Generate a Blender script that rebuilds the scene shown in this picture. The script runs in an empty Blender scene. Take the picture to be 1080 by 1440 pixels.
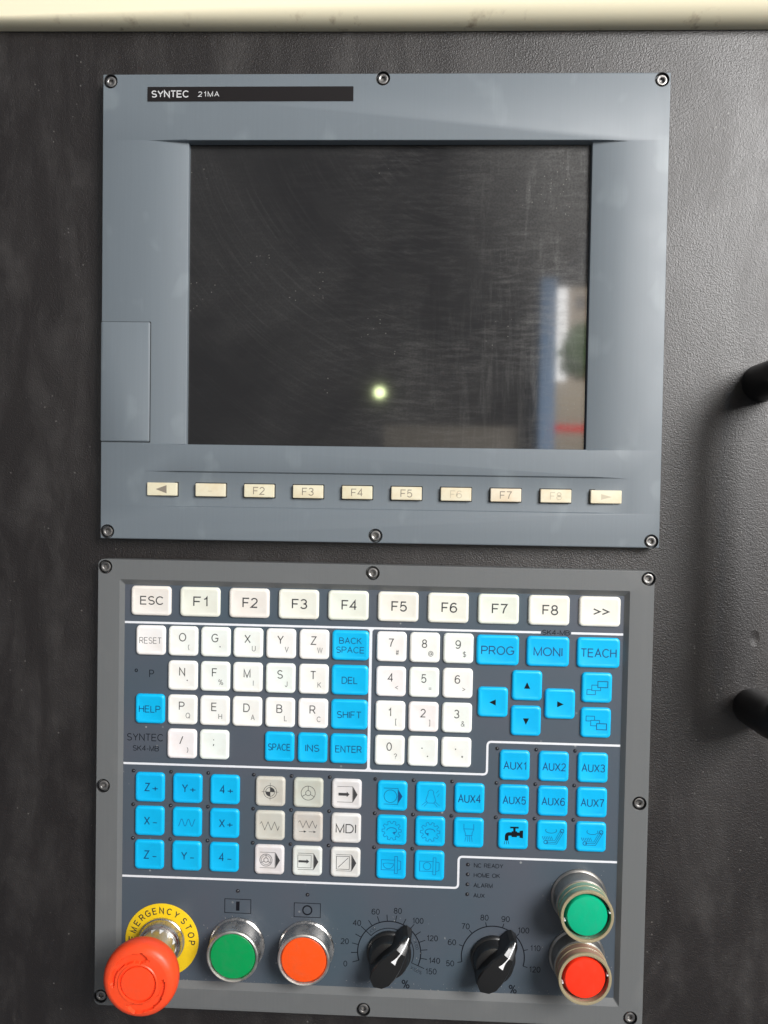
import bpy, bmesh, math, random
from mathutils import Matrix, Vector
random.seed(7)
sc = bpy.context.scene
C = sc.collection
MM = 0.001
PI = math.pi
H0 = 1.35                      # height of the panel's reference point above the workshop floor (m)

# Panel space: x right, y up, z towards the viewer, millimetres.  World: metres, Z up, viewer at -Y.
def W(x, y, z=0.0):
    return Vector((x*MM, -z*MM, H0 + y*MM))
RX = Matrix.Rotation(PI/2, 4, 'X')

# ---------------------------------------------------------------- camera
def rotm(a, b, c):
    return Matrix.Rotation(c, 3, 'Z') @ Matrix.Rotation(b, 3, 'Y') @ Matrix.Rotation(a, 3, 'X')
cam_d = bpy.data.cameras.new('camera')
cam_d.sensor_fit = 'HORIZONTAL'; cam_d.sensor_width = 36; cam_d.lens = 36*1081/1080
cam_d.clip_start = 0.01; cam_d.clip_end = 200
cam = bpy.data.objects.new('camera', cam_d); C.objects.link(cam)
cam.matrix_world = Matrix.Translation(W(0, 0, 405)) @ RX @ rotm(-0.0253, 0.0356, 0.01554).to_4x4()
sc.camera = cam

# ---------------------------------------------------------------- light
world = bpy.data.worlds.new('World'); sc.world = world; world.use_nodes = True
bg = world.node_tree.nodes['Background']
bg.inputs[0].default_value = (0.80, 0.84, 0.92, 1); bg.inputs[1].default_value = 0.16
def area(name, loc, target, sx, sy, radiance, col=(1, 1, 1)):
    d = bpy.data.lights.new(name, 'AREA'); d.shape = 'RECTANGLE'; d.size = sx; d.size_y = sy
    d.energy = radiance*PI*sx*sy; d.color = col
    o = bpy.data.objects.new(name, d); C.objects.link(o)
    loc, target = Vector(loc), Vector(target)
    o.location = loc; o.rotation_euler = (target-loc).to_track_quat('-Z', 'Y').to_euler()
    return o
# the open workshop doorway to the right of and behind the photographer
area('doorway_daylight', W(1060, 690, 1250), W(60, 20, 0), 0.74, 0.86, 21.0, (1.0, 0.985, 0.97))
area('post_fill_light', W(1000, 350, 1400), W(510, 400, 2600), 0.6, 0.8, 150.0, (0.95, 0.98, 1.0))  # added fill lamp that brightens the mirrored blue post; no second door stands here
# daylight falling on the things outside that the glass mirrors
area('outdoor_daylight', (1.2, -4.2, H0+3.4), (3.0, -12.0, H0+1.0), 3.0, 1.5, 420.0, (1.0, 0.98, 0.95))
sc.view_settings.view_transform = 'Standard'; sc.view_settings.look = 'None'
sc.view_settings.exposure = 0.38; sc.view_settings.gamma = 1
sc.render.engine = 'CYCLES'
sc.cycles.max_bounces = 6; sc.cycles.caustics_reflective = False; sc.cycles.caustics_refractive = False

# ---------------------------------------------------------------- helpers
def link(o, parent=None):
    C.objects.link(o)
    if parent: o.parent = parent
    return o
def thing(name, label, cat, x, y, z, rot=0.0):
    o = bpy.data.objects.new(name, None); C.objects.link(o)
    o.empty_display_size = 0.02
    o.matrix_world = Matrix.Translation(W(x, y, z)) @ RX @ Matrix.Rotation(rot, 4, 'Z')
    o['label'] = label; o['category'] = cat
    return o
class MB:
    """collects polygons in millimetres"""
    def __init__(s): s.v = []; s.f = []; s.m = []
    def add(s, vs, fs, mi=0):
        n = len(s.v); s.v += [tuple(p) if len(p) == 3 else (p[0], p[1], 0) for p in vs]
        s.f += [tuple(i+n for i in f) for f in fs]; s.m += [mi]*len(fs)
    def quad(s, a, b, c, d, mi=0): s.add([a, b, c, d], [(0, 1, 2, 3)], mi)
    def box(s, x0, x1, y0, y1, z0, z1, mi=0):
        v = [(x, y, z) for z in (z0, z1) for y in (y0, y1) for x in (x0, x1)]
        s.add(v, [(0, 2, 3, 1), (4, 5, 7, 6), (0, 1, 5, 4), (2, 6, 7, 3), (0, 4, 6, 2), (1, 3, 7, 5)], mi)
    def loft(s, rings, mi=0, cap0=False, cap1=True, closed=True):
        n = len(rings[0]); vs = [p for r in rings for p in r]; fs = []
        for k in range(len(rings)-1):
            for i in range(n if closed else n-1):
                j = (i+1) % n
                fs.append((k*n+i, k*n+j, (k+1)*n+j, (k+1)*n+i))
        if cap1: fs.append(tuple((len(rings)-1)*n+i for i in range(n)))
        if cap0: fs.append(tuple(reversed(range(n))))
        s.add(vs, fs, mi)
    def lathe(s, prof, n=48, cx=0, cy=0, mi=0, cap0=False, cap1=True):
        rings = [[(cx+r*math.cos(2*PI*i/n), cy+r*math.sin(2*PI*i/n), z) for i in range(n)] for r, z in prof]
        s.loft(rings, mi, cap0, cap1)
    def mesh(s, name, mats, smooth=None):
        me = bpy.data.meshes.new(name)
        me.from_pydata([(x*MM, y*MM, z*MM) for x, y, z in s.v], [], s.f)
        for m in (mats if isinstance(mats, (list, tuple)) else [mats]): me.materials.append(m)
        for p, i in zip(me.polygons, s.m): p.material_index = i
        if smooth is not None:
            me.polygons.foreach_set('use_smooth', [True]*len(me.polygons))
            me.set_sharp_from_angle(angle=math.radians(smooth))
        me.update(); return me
    def obj(s, name, mats, parent=None, loc=(0, 0, 0), smooth=None, label=None):
        o = link(bpy.data.objects.new(name, s.mesh(name, mats, smooth)), parent)
        o.location = (loc[0]*MM, loc[1]*MM, loc[2]*MM)
        if label: o['label'] = label
        return o
def rrect(hx, hy, r, z, n=5, cx=0, cy=0):
    out = []
    for sx, sy, a0 in ((1, 1, 0), (-1, 1, 90), (-1, -1, 180), (1, -1, 270)):
        for i in range(n+1):
            a = math.radians(a0+90*i/n)
            out.append((cx+sx*(hx-r)+r*math.cos(a), cy+sy*(hy-r)+r*math.sin(a), z))
    return out
def round_path(pts, r, n=6):
    """open polyline with its inner corners rounded"""
    out = [pts[0]]
    for a, b, c in zip(pts, pts[1:], pts[2:]):
        a, b, c = Vector(a), Vector(b), Vector(c)
        u, w = (a-b).normalized(), (c-b).normalized()
        p, q = b+u*r, b+w*r
        for i in range(n+1):
            t = i/n
            out.append(tuple((1-t)**2*p+2*t*(1-t)*b+t*t*q))
    out.append(pts[-1]); return out
def stroke(mb, pts, w, z=0.0, closed=False, mi=0):
    P = [Vector((p[0], p[1])) for p in pts]; n = len(P); L = []; R = []
    for i in range(n):
        if closed: a, b = P[i-1], P[(i+1) % n]
        else: a, b = P[max(i-1, 0)], P[min(i+1, n-1)]
        c = P[i]; d1 = (c-a); d2 = (b-c)
        if d1.length < 1e-9: d1 = d2
        if d2.length < 1e-9: d2 = d1
        d1 = d1.normalized(); d2 = d2.normalized(); t = d1+d2
        if t.length < 1e-6: t = d1
        t.normalize(); nn = Vector((-t.y, t.x)); k = max(0.35, nn.dot(Vector((-d1.y, d1.x))))
        L.append(c+nn*(w/2/k)); R.append(c-nn*(w/2/k))
    vs = [(p.x, p.y, z) for p in R]+[(p.x, p.y, z) for p in L]
    m = n if closed else n-1
    mb.add(vs, [(i, (i+1) % n, n+(i+1) % n, n+i) for i in range(m)], mi)
def arc(cx, cy, r, a0, a1, n=24, ry=None):
    ry = r if ry is None else ry
    return [(cx+r*math.cos(math.radians(a0+(a1-a0)*i/n)), cy+ry*math.sin(math.radians(a0+(a1-a0)*i/n))) for i in range(n+1)]
def circle(mb, cx, cy, r, w, z=0, n=28, mi=0):
    stroke(mb, arc(cx, cy, r, 0, 360-360/n, n-1), w, z, True, mi)
def poly(mb, pts, z=0, mi=0):
    mb.add([(p[0], p[1], z) for p in pts], [tuple(range(len(pts)))], mi)
def _A(cx, cy, rx, ry, a0, a1):
    n = max(4, int(abs(a1-a0)/18)); return arc(cx, cy, rx, a0, a1, n, ry)
_P = [(0, 0), (0, 1), (.33, 1)]+_A(.33, .73, .26, .27, 90, -90)+[(0, .46)]
_SIX = [_A(.32, .5, .31, .5, 48, 180)+[(.01, .31)], _A(.285, .31, .275, .31, 0, 360)]
FONT = {
 'A': (.68, [[(0, 0), (.34, 1), (.68, 0)], [(.12, .35), (.56, .35)]]),
 'B': (.62, [[(0, 0), (0, 1), (.33, 1)]+_A(.33, .765, .24, .235, 90, -90)+[(0, .53)], [(.33, .53)]+_A(.35, .265, .27, .265, 90, -90)+[(0, 0)]]),
 'C': (.70, [_A(.38, .5, .38, .5, 42, 318)]), 'D': (.68, [[(0, 0), (0, 1), (.3, 1)]+_A(.3, .5, .38, .5, 90, -90)+[(0, 0)]]),
 'E': (.58, [[(.56, 1), (0, 1), (0, 0), (.58, 0)], [(0, .52), (.52, .52)]]), 'F': (.54, [[(.54, 1), (0, 1), (0, 0)], [(0, .5), (.46, .5)]]),
 'G': (.76, [_A(.39, .5, .39, .5, 42, 322)+[(.74, .47), (.42, .47)]]), 'H': (.62, [[(0, 0), (0, 1)], [(.62, 0), (.62, 1)], [(0, .53), (.62, .53)]]),
 'I': (.02, [[(.01, 0), (.01, 1)]]), 'J': (.4, [[(.4, 1), (.4, .25)]+_A(.2, .24, .2, .24, 0, -175)]),
 'K': (.6, [[(0, 0), (0, 1)], [(.58, 1), (0, .4)], [(.2, .6), (.62, 0)]]), 'L': (.5, [[(0, 1), (0, 0), (.5, 0)]]),
 'M': (.72, [[(0, 0), (0, 1), (.36, .02), (.72, 1), (.72, 0)]]), 'N': (.62, [[(0, 0), (0, 1), (.62, 0), (.62, 1)]]),
 'O': (.78, [_A(.39, .5, .39, .5, 0, 360)]), 'P': (.59, [_P]), 'Q': (.78, [_A(.39, .5, .39, .5, 0, 360), [(.48, .24), (.8, -.05)]]),
 'R': (.62, [_P, [(.33, .46), (.62, 0)]]), 'S': (.6, [_A(.31, .745, .27, .255, 30, 270)+_A(.31, .245, .29, .245, 90, -152)]),
 'T': (.62, [[(.31, 0), (.31, 1)], [(0, 1), (.62, 1)]]), 'U': (.62, [[(0, 1), (0, .3)]+_A(.31, .3, .31, .3, 180, 360)+[(.62, 1)]]),
 'V': (.66, [[(0, 1), (.33, 0), (.66, 1)]]), 'W': (.94, [[(0, 1), (.23, 0), (.47, 1), (.71, 0), (.94, 1)]]),
 'X': (.64, [[(0, 0), (.64, 1)], [(0, 1), (.64, 0)]]), 'Y': (.66, [[(0, 1), (.33, .45), (.66, 1)], [(.33, .45), (.33, 0)]]),
 'Z': (.6, [[(.02, 1), (.58, 1), (0, 0), (.6, 0)]]),
 '0': (.54, [_A(.27, .5, .27, .5, 0, 360)]), '1': (.36, [[(.06, .76), (.2, .84), (.28, 1), (.28, 0)]]),
 '2': (.54, [_A(.27, .72, .25, .28, 165, -35)+[(.0, 0), (.54, 0)]]), '3': (.54, [_A(.26, .755, .24, .245, 155, -90), _A(.26, .265, .27, .265, 90, -158)]),
 '4': (.56, [[(.42, 0), (.42, 1), (0, .3), (.56, .3)]]), '5': (.54, [[(.5, 1), (.1, 1), (.04, .47)]+_A(.26, .31, .27, .32, 130, -155)]),
 '6': (.56, _SIX), '7': (.54, [[(0, 1), (.54, 1), (.3, .5), (.2, 0)]]), '8': (.54, [_A(.27, .76, .22, .24, 0, 360), _A(.27, .26, .265, .26, 0, 360)]),
 '9': (.56, [[(.56-x, 1-y) for x, y in st] for st in _SIX]),
 'o': (.5, [_A(.25, .36, .25, .3, 0, 360)]), ' ': (.25, []), '-': (.3, [[(0, .37), (.3, .37)]]), '+': (.56, [[(0, .42), (.56, .42)], [(.28, .14), (.28, .7)]]),
 '(': (.2, [_A(.5, .42, .5, .68, 128, 232)]), ')': (.2, [_A(-.3, .42, .5, .68, 52, -52)]), '/': (.36, [[(0, 0), (.36, 1)]]),
 '%': (.86, [_A(.17, .78, .17, .21, 0, 360), _A(.69, .22, .17, .21, 0, 360), [(.2, 0), (.66, 1)]]),
 '#': (.56, [[(.1, 0), (.2, 1)], [(.36, 0), (.46, 1)], [(0, .32), (.5, .32)], [(.06, .68), (.56, .68)]]),
 '@': (.9, [_A(.45, .42, .45, .5, -50, 300), _A(.43, .42, .2, .24, 0, 360), [(.64, .66), (.6, .3), (.72, .2)]]),
 '$': (.56, [_A(.28, .72, .25, .22, 30, 270)+_A(.28, .27, .27, .23, 90, -152), [(.28, -.1), (.28, 1.08)]]),
 '<': (.5, [[(.5, .75), (0, .45), (.5, .15)]]), '>': (.5, [[(0, .75), (.5, .45), (0, .15)]]), '=': (.5, [[(0, .55), (.5, .55)], [(0, .3), (.5, .3)]]),
 '[': (.2, [[(.2, 1.05), (0, 1.05), (0, -.15), (.2, -.15)]]), ']': (.2, [[(0, 1.05), (.2, 1.05), (.2, -.15), (0, -.15)]]),
 '&': (.66, [[(.64, 0), (.16, .72)]+_A(.29, .8, .15, .19, 210, -40)+[(.1, .42)]+_A(.24, .22, .24, .22, 130, 330)+[(.58, .45)]]),
 '?': (.5, [_A(.25, .74, .24, .26, 170, -50)+[(.25, .42), (.25, .26)], [(.25, .0), (.25, .1)]]), '*': (.3, [[(.15, .6), (.15, 1)], [(0, .7), (.3, .9)], [(0, .9), (.3, .7)]]),
 ';': (.1, [[(.05, .6), (.05, .72)], [(.05, .1), (.05, -.02), (0, -.14)]]), '.': (.1, [[(.05, 0), (.05, .12)]]), ',': (.1, [[(.05, .1), (.05, -.02), (0, -.14)]]),
}
def text(mb, s, x, y, h, z=0.0, w=None, maxw=None, rot=0.0, mi=0, thin=0.012, align='c', sx=0.9, gap=0.2):
    """flat stroked lettering, capitals h tall, centred on x, y (mm); thin > 0 makes it lighter"""
    sw = h*(0.115-1.6*thin)
    xs = []; cur = 0
    for ch in s:
        xs.append(cur); cur += FONT[ch][0]+gap
    width = (cur-gap)*h*sx; kx = h*sx
    if w: kx *= (w-sw)/width
    elif maxw and width > maxw: kx *= maxw/width
    W_ = (cur-gap)*kx; ax = {'c': W_/2, 'l': 0, 'r': W_}[align]; hh = h-sw
    c, q = math.cos(rot), math.sin(rot)
    for ch, x_ in zip(s, xs):
        for st in FONT[ch][1]:
            closed = len(st) > 4 and abs(st[0][0]-st[-1][0]) < 1e-6 and abs(st[0][1]-st[-1][1]) < 1e-6
            P = []
            for a, b in (st[:-1] if closed else st):
                px, py = (a+x_)*kx-ax, b*hh-hh/2; P.append((x+c*px-q*py, y+q*px+c*py))
            stroke(mb, P, sw, z, closed, mi)

# ---------------------------------------------------------------- materials
def mat(name, col, rough=0.5, metal=0.0, spec=0.5, **kw):
    m = bpy.data.materials.new(name); m.use_nodes = True
    b = m.node_tree.nodes['Principled BSDF']
    b.inputs['Base Color'].default_value = (*col, 1); b.inputs['Roughness'].default_value = rough
    b.inputs['Metallic'].default_value = metal; b.inputs['Specular IOR Level'].default_value = spec
    for k, v in kw.items(): b.inputs[k.replace('_', ' ')].default_value = v
    return m
class NT:
    def __init__(s, m): s.t = m.node_tree; s.b = s.t.nodes['Principled BSDF']; s.m = m
    def n(s, typ, **kw):
        nd = s.t.nodes.new(typ)
        for k, v in kw.items(): setattr(nd, k, v)
        return nd
    def l(s, a, b): s.t.links.new(a, b)
    def coord(s, scale=(1, 1, 1), rot=(0, 0, 0)):
        c = s.n('ShaderNodeTexCoord'); m = s.n('ShaderNodeMapping')
        m.inputs['Scale'].default_value = scale; m.inputs['Rotation'].default_value = rot
        s.l(c.outputs['Object'], m.inputs[0]); return m.outputs[0]
    def noise(s, vec, scale, detail=2, rough=0.5, dist=0.0):
        t = s.n('ShaderNodeTexNoise'); t.inputs['Scale'].default_value = scale
        t.inputs['Detail'].default_value = detail; t.inputs['Roughness'].default_value = rough
        t.inputs['Distortion'].default_value = dist; s.l(vec, t.inputs['Vector']); return t.outputs['Fac']
    def ramp(s, fac, stops, interp='LINEAR'):
        r = s.n('ShaderNodeValToRGB'); e = r.color_ramp.elements; r.color_ramp.interpolation = interp
        while len(e) < len(stops): e.new(0.5)
        for el, (p, c) in zip(e, stops):
            el.position = p; el.color = (c, c, c, 1) if not isinstance(c, tuple) else (*c, 1)
        s.l(fac, r.inputs[0]); return r.outputs[0]
    def math(s, op, a, b):
        m = s.n('ShaderNodeMath', operation=op)
        for i, x in enumerate((a, b)):
            if isinstance(x, (int, float)): m.inputs[i].default_value = x
            else: s.l(x, m.inputs[i])
        return m.outputs[0]
    def mix(s, fac, a, b):
        m = s.n('ShaderNodeMix', data_type='RGBA')
        for i, x in ((0, fac), (6, a), (7, b)):
            if isinstance(x, (int, float)): m.inputs[i].default_value = x
            elif isinstance(x, tuple): m.inputs[i].default_value = (*x, 1)
            else: s.l(x, m.inputs[i])
        return m.outputs[2]
    def bump(s, h, strength, dist):
        b = s.n('ShaderNodeBump'); b.inputs['Strength'].default_value = strength
        b.inputs['Distance'].default_value = dist; s.l(h, b.inputs['Height']); return b
    def specks(s, vec, scale, size):
        """sparse round dots: 1 on a dot"""
        v = s.n('ShaderNodeTexVoronoi', feature='F1'); v.inputs['Scale'].default_value = scale
        s.l(vec, v.inputs['Vector'])
        near = s.math('LESS_THAN', v.outputs['Distance'], size)
        sep = s.n('ShaderNodeSeparateColor'); s.l(v.outputs['Color'], sep.inputs[0])
        return near, sep.outputs[0]

# black powder coat of the machine door
def m_door():
    m = mat('black_powder_coat', (0.02, 0.019, 0.019), 0.42, spec=0.75); t = NT(m); co = t.coord()
    big = t.noise(t.coord((1, 0.3, 1)), 46, 5, 0.65, 0.5)
    sm = t.noise(co, 90, 3, 0.6)
    dust = t.math('MULTIPLY', t.ramp(big, [(0.44, 0.0), (0.68, 1.0)]), t.ramp(sm, [(0.3, 0.35), (0.7, 1.0)]))
    near, rnd = t.specks(co, 480, 0.22)
    sp = t.math('MULTIPLY', near, t.math('GREATER_THAN', rnd, 0.90))
    patch = t.ramp(t.noise(co, 35, 2), [(0.55, 0.0), (0.6, 1.0)])
    sp = t.math('MULTIPLY', sp, patch)
    c1 = t.mix(dust, (0.0085, 0.0060, 0.0055), (0.026, 0.0225, 0.021))
    c2 = t.mix(t.math('MULTIPLY', sp, 0.32), c1, (0.25, 0.24, 0.22))
    t.l(c2, t.b.inputs['Base Color'])
    t.l(t.ramp(dust, [(0, 0.40), (1, 0.52)]), t.b.inputs['Roughness'])
    fine = t.noise(co, 1350, 2, 0.6); mid = t.noise(co, 700, 1, 0.5)
    v, r2 = t.specks(co, 120, 0.11)
    pit = t.math('MULTIPLY', v, t.math('GREATER_THAN', r2, 0.98))
    dv = t.n('ShaderNodeTexVoronoi', feature='F1'); dv.inputs['Scale'].default_value = 34; t.l(t.coord((1.3, 0.8, 1)), dv.inputs['Vector'])
    ds = t.n('ShaderNodeSeparateColor'); t.l(dv.outputs['Color'], ds.inputs[0])
    dent = t.math('MULTIPLY', t.ramp(dv.outputs['Distance'], [(0.05, 1.0), (0.13, 0.0)]), t.math('GREATER_THAN', ds.outputs[1], 0.88))
    pit = t.math('ADD', pit, t.math('MULTIPLY', dent, 2.0))
    h = t.math('ADD', fine, t.math('MULTIPLY', mid, 0.5)); h = t.math('SUBTRACT', h, t.math('MULTIPLY', pit, 1.0))
    t.l(t.bump(h, 0.65, 0.00034).outputs[0], t.b.inputs['Normal']); return m
def m_paint(name, col, smear, amount, rough=0.42, scale=30, spec=0.5):
    m = mat(name, col, rough, spec=spec); t = NT(m); co = t.coord()
    blot = t.ramp(t.noise(t.coord((1, 0.7, 1)), scale*1.7, 2, 0.45, 0.2), [(0.60, 0.0), (0.70, 1.0)])
    brush = t.noise(t.coord((1.0, 0.02, 1.0)), 900, 2)
    k = t.math('MULTIPLY', blot, amount)
    c = t.mix(k, col, smear)
    c = t.mix(t.ramp(brush, [(0.35, 0.0), (0.65, 0.22)]), c, tuple(x*0.86 for x in col))
    t.l(c, t.b.inputs['Base Color'])
    t.l(t.ramp(t.noise(co, 60, 3), [(0.3, rough-0.015), (0.7, rough+0.02)]), t.b.inputs['Roughness'])
    t.l(t.bump(t.noise(co, 1500, 1), 0.12, 0.0001).outputs[0], t.b.inputs['Normal']); return m
def m_membrane():
    m = mat('membrane_film', (0.07, 0.085, 0.105), 0.36, spec=0.5); t = NT(m); co = t.coord()
    base = t.mix(t.ramp(t.noise(co, 16, 2), [(0.35, 0.0), (0.65, 1.0)]), (0.062, 0.086, 0.108), (0.077, 0.087, 0.108))
    near, rnd = t.specks(co, 330, 0.2)
    low = t.ramp(t.noise(co, 30, 2), [(0.5, 0.0), (0.62, 1.0)])
    sp = t.math('MULTIPLY', t.math('MULTIPLY', near, t.math('GREATER_THAN', rnd, 0.95)), low)
    c = t.mix(t.math('MULTIPLY', sp, 0.45), base, (0.5, 0.5, 0.48))
    t.l(c, t.b.inputs['Base Color'])
    t.l(t.bump(t.noise(co, 900, 2), 0.08, 0.0001).outputs[0], t.b.inputs['Normal']); return m
def m_key(name, col, grime, rough=0.4, amt=0.5):
    m = mat(name, col, rough, spec=0.45); t = NT(m)
    oi = t.n('ShaderNodeObjectInfo'); co = t.n('ShaderNodeTexCoord'); ad = t.n('ShaderNodeVectorMath', operation='ADD')
    sc_ = t.n('ShaderNodeVectorMath', operation='SCALE'); t.l(oi.outputs['Location'], sc_.inputs[0]); sc_.inputs['Scale'].default_value = 3.1
    tint = t.ramp(oi.outputs['Random'], [(0.0, (1.0, 0.95, 0.97)), (0.5, (1.0, 1.0, 0.97)), (1.0, (0.94, 1.0, 0.96))])
    t.l(co.outputs['Object'], ad.inputs[0]); t.l(sc_.outputs[0], ad.inputs[1])
    n1 = t.ramp(t.noise(ad.outputs[0], 120, 3, 0.6), [(0.42, 0.0), (0.75, 1.0)])
    c = t.mix(t.math('MULTIPLY', n1, amt), col, grime)
    mx = t.n('ShaderNodeMix', data_type='RGBA', blend_type='MULTIPLY'); mx.inputs[0].default_value = 1; t.l(c, mx.inputs[6]); t.l(tint, mx.inputs[7])
    t.l(mx.outputs[2], t.b.inputs['Base Color']); return m
def m_glass():
    m = mat('dusty_screen_glass', (0.006, 0.006, 0.007), 0.05, spec=0.5); t = NT(m); out = t.t.nodes['Material Output']
    co = t.coord()
    c = t.n('ShaderNodeTexCoord'); mp = t.n('ShaderNodeMapping'); mp.inputs['Location'].default_value = (-0.045, -0.12, 0)
    t.l(c.outputs['Object'], mp.inputs[0]); sp_ = t.n('ShaderNodeSeparateXYZ'); t.l(mp.outputs[0], sp_.inputs[0])
    ln = t.n('ShaderNodeVectorMath', operation='LENGTH'); t.l(mp.outputs[0], ln.inputs[0])
    an = t.math('ARCTAN2', sp_.outputs[1], sp_.outputs[0]); cb = t.n('ShaderNodeCombineXYZ')
    t.l(t.math('MULTIPLY', ln.outputs[1], 260.0), cb.inputs[0]); t.l(t.math('MULTIPLY', an, 1.7), cb.inputs[1])
    arcs = t.noise(cb.outputs[0], 2.0, 4, 0.7, 0.5)
    hs = t.noise(t.coord((0.18, 1.0, 1.0), (0, 0, 0.12)), 420, 3, 0.7)
    vs = t.noise(t.coord((1.0, 0.09, 1.0), (0, 0, 0.24)), 210, 5, 0.75, 0.25)
    dg = t.noise(t.coord((1.0, 0.10, 1.0), (0, 0, 0.85)), 240, 4, 0.7, 0.5)
    sp_l = t.noise(t.coord(), 900, 2, 0.6)
    cl = t.noise(co, 17, 4, 0.6, 0.8)
    sx = t.n('ShaderNodeSeparateXYZ'); t.l(c.outputs['Object'], sx.inputs[0])
    right = t.n('ShaderNodeMapRange'); right.inputs[1].default_value = 0.03; right.inputs[2].default_value = 0.085
    t.l(sx.outputs[0], right.inputs[0])
    streak = t.math('MULTIPLY', t.ramp(vs, [(0.52, 0.0), (0.68, 1.0)]), right.outputs[0])
    streak = t.math('MULTIPLY', streak, t.ramp(t.noise(co, 30, 3), [(0.35, 0.1), (0.6, 1.0)]))
    a = t.math('MULTIPLY', t.ramp(arcs, [(0.50, 0.0), (0.74, 1.0)]), 0.11)
    half = t.n('ShaderNodeMapRange'); half.inputs[1].default_value = -0.05; half.inputs[2].default_value = 0.05; half.inputs[3].default_value = 0.12
    t.l(sx.outputs[0], half.inputs[0])
    b = t.math('MULTIPLY', t.math('MULTIPLY', t.ramp(hs, [(0.45, 0.0), (0.72, 1.0)]), 0.26), half.outputs[0])
    s = t.math('ADD', a, b); s = t.math('MULTIPLY', s, t.ramp(cl, [(0.36, 0.12), (0.64, 1.0)]))
    s = t.math('ADD', s, t.math('MULTIPLY', streak, 0.26))
    s = t.math('ADD', s, t.math('MULTIPLY', t.ramp(t.noise(co, 13, 3, 0.5, 1.0), [(0.4, 0.0), (0.7, 1.0)]), 0.10))
    mid = t.n('ShaderNodeMapRange'); mid.inputs[1].default_value = 0.0; mid.inputs[2].default_value = 0.04; t.l(sx.outputs[0], mid.inputs[0])
    low_ = t.n('ShaderNodeMapRange'); low_.inputs[1].default_value = 0.03; low_.inputs[2].default_value = -0.02; t.l(sx.outputs[1], low_.inputs[0])
    dgm = t.math('MULTIPLY', t.math('MULTIPLY', t.ramp(dg, [(0.50, 0.0), (0.68, 1.0)]), mid.outputs[0]), low_.outputs[0])
    s = t.math('ADD', s, t.math('MULTIPLY', dgm, 0.10))
    top_ = t.n('ShaderNodeMapRange'); top_.inputs[1].default_value = -0.02; top_.inputs[2].default_value = 0.08; t.l(sx.outputs[1], top_.inputs[0])
    s = t.math('ADD', s, t.math('MULTIPLY', t.math('MULTIPLY', right.outputs[0], top_.outputs[0]), 0.28))
    s = t.math('MULTIPLY', s, t.ramp(sp_l, [(0.35, 0.72), (0.6, 1.1)]))
    near, rnd = t.specks(co, 620, 0.18)
    ed = t.noise(co, 24, 2)
    sp = t.math('MULTIPLY', t.math('MULTIPLY', near, t.math('GREATER_THAN', rnd, 0.80)), t.math('GREATER_THAN', ed, 0.61))
    s = t.math('ADD', s, 0.10)
    film = t.n('ShaderNodeBsdfPrincipled')
    film.inputs['Base Color'].default_value = (0.10, 0.097, 0.092, 1); film.inputs['Roughness'].default_value = 0.42
    film.inputs['Specular IOR Level'].default_value = 0.6
    dirt = t.n('ShaderNodeBsdfDiffuse'); dirt.inputs[0].default_value = (0.3, 0.29, 0.26, 1)
    m1 = t.n('ShaderNodeMixShader'); t.l(s, m1.inputs[0]); t.l(t.b.outputs[0], m1.inputs[1]); t.l(film.outputs[0], m1.inputs[2])
    m2 = t.n('ShaderNodeMixShader'); t.l(t.math('MULTIPLY', sp, 0.35), m2.inputs[0]); t.l(m1.outputs[0], m2.inputs[1]); t.l(dirt.outputs[0], m2.inputs[2])
    t.l(m2.outputs[0], out.inputs[0]); return m
def m_cover():
    m = mat('cream_enamel', (0.84, 0.77, 0.56), 0.35, spec=0.4); t = NT(m); co = t.coord()
    st = t.ramp(t.noise(t.coord((1, 1, 1)), 60, 4, 0.7), [(0.6, 0.0), (0.72, 1.0)])
    sy = t.n('ShaderNodeSeparateXYZ'); c = t.n('ShaderNodeTexCoord'); t.l(c.outputs['Object'], sy.inputs[0])
    rg = t.n('ShaderNodeMapRange'); t.l(sy.outputs[1], rg.inputs[0])
    rg.inputs[1].default_value = 0.006; rg.inputs[2].default_value = 0.0
    t.l(t.mix(t.math('MULTIPLY', st, t.math('MULTIPLY', rg.outputs[0], 0.75)), (0.84, 0.77, 0.56), (0.22, 0.12, 0.06)), t.b.inputs['Base Color'])
    return m
def m_metal(name, col, rough, scratch=0.05):
    m = mat(name, col, rough, 1.0); t = NT(m); co = t.coord()
    n = t.noise(co, 1200, 3); d = t.ramp(t.noise(co, 130, 4, 0.65), [(0.42, 0.0), (0.68, 1.0)])
    oi = t.n('ShaderNodeObjectInfo')
    base = t.mix(oi.outputs['Random'], tuple(c*0.85 for c in col), tuple(min(1, c*1.15) for c in col))
    t.l(t.mix(t.math('MULTIPLY', d, 0.55), base, tuple(c*0.55 for c in col)), t.b.inputs['Base Color'])
    r = t.ramp(n, [(0.3, max(0.02, rough-scratch)), (0.7, rough+scratch)])
    t.l(t.math('ADD', r, t.math('MULTIPLY', d, 0.2)), t.b.inputs['Roughness'])
    t.l(t.math('SUBTRACT', 1.0, t.math('MULTIPLY', d, 0.25)), t.b.inputs['Metallic'])
    t.l(t.bump(n, 0.12, 0.00008).outputs[0], t.b.inputs['Normal']); return m
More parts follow.
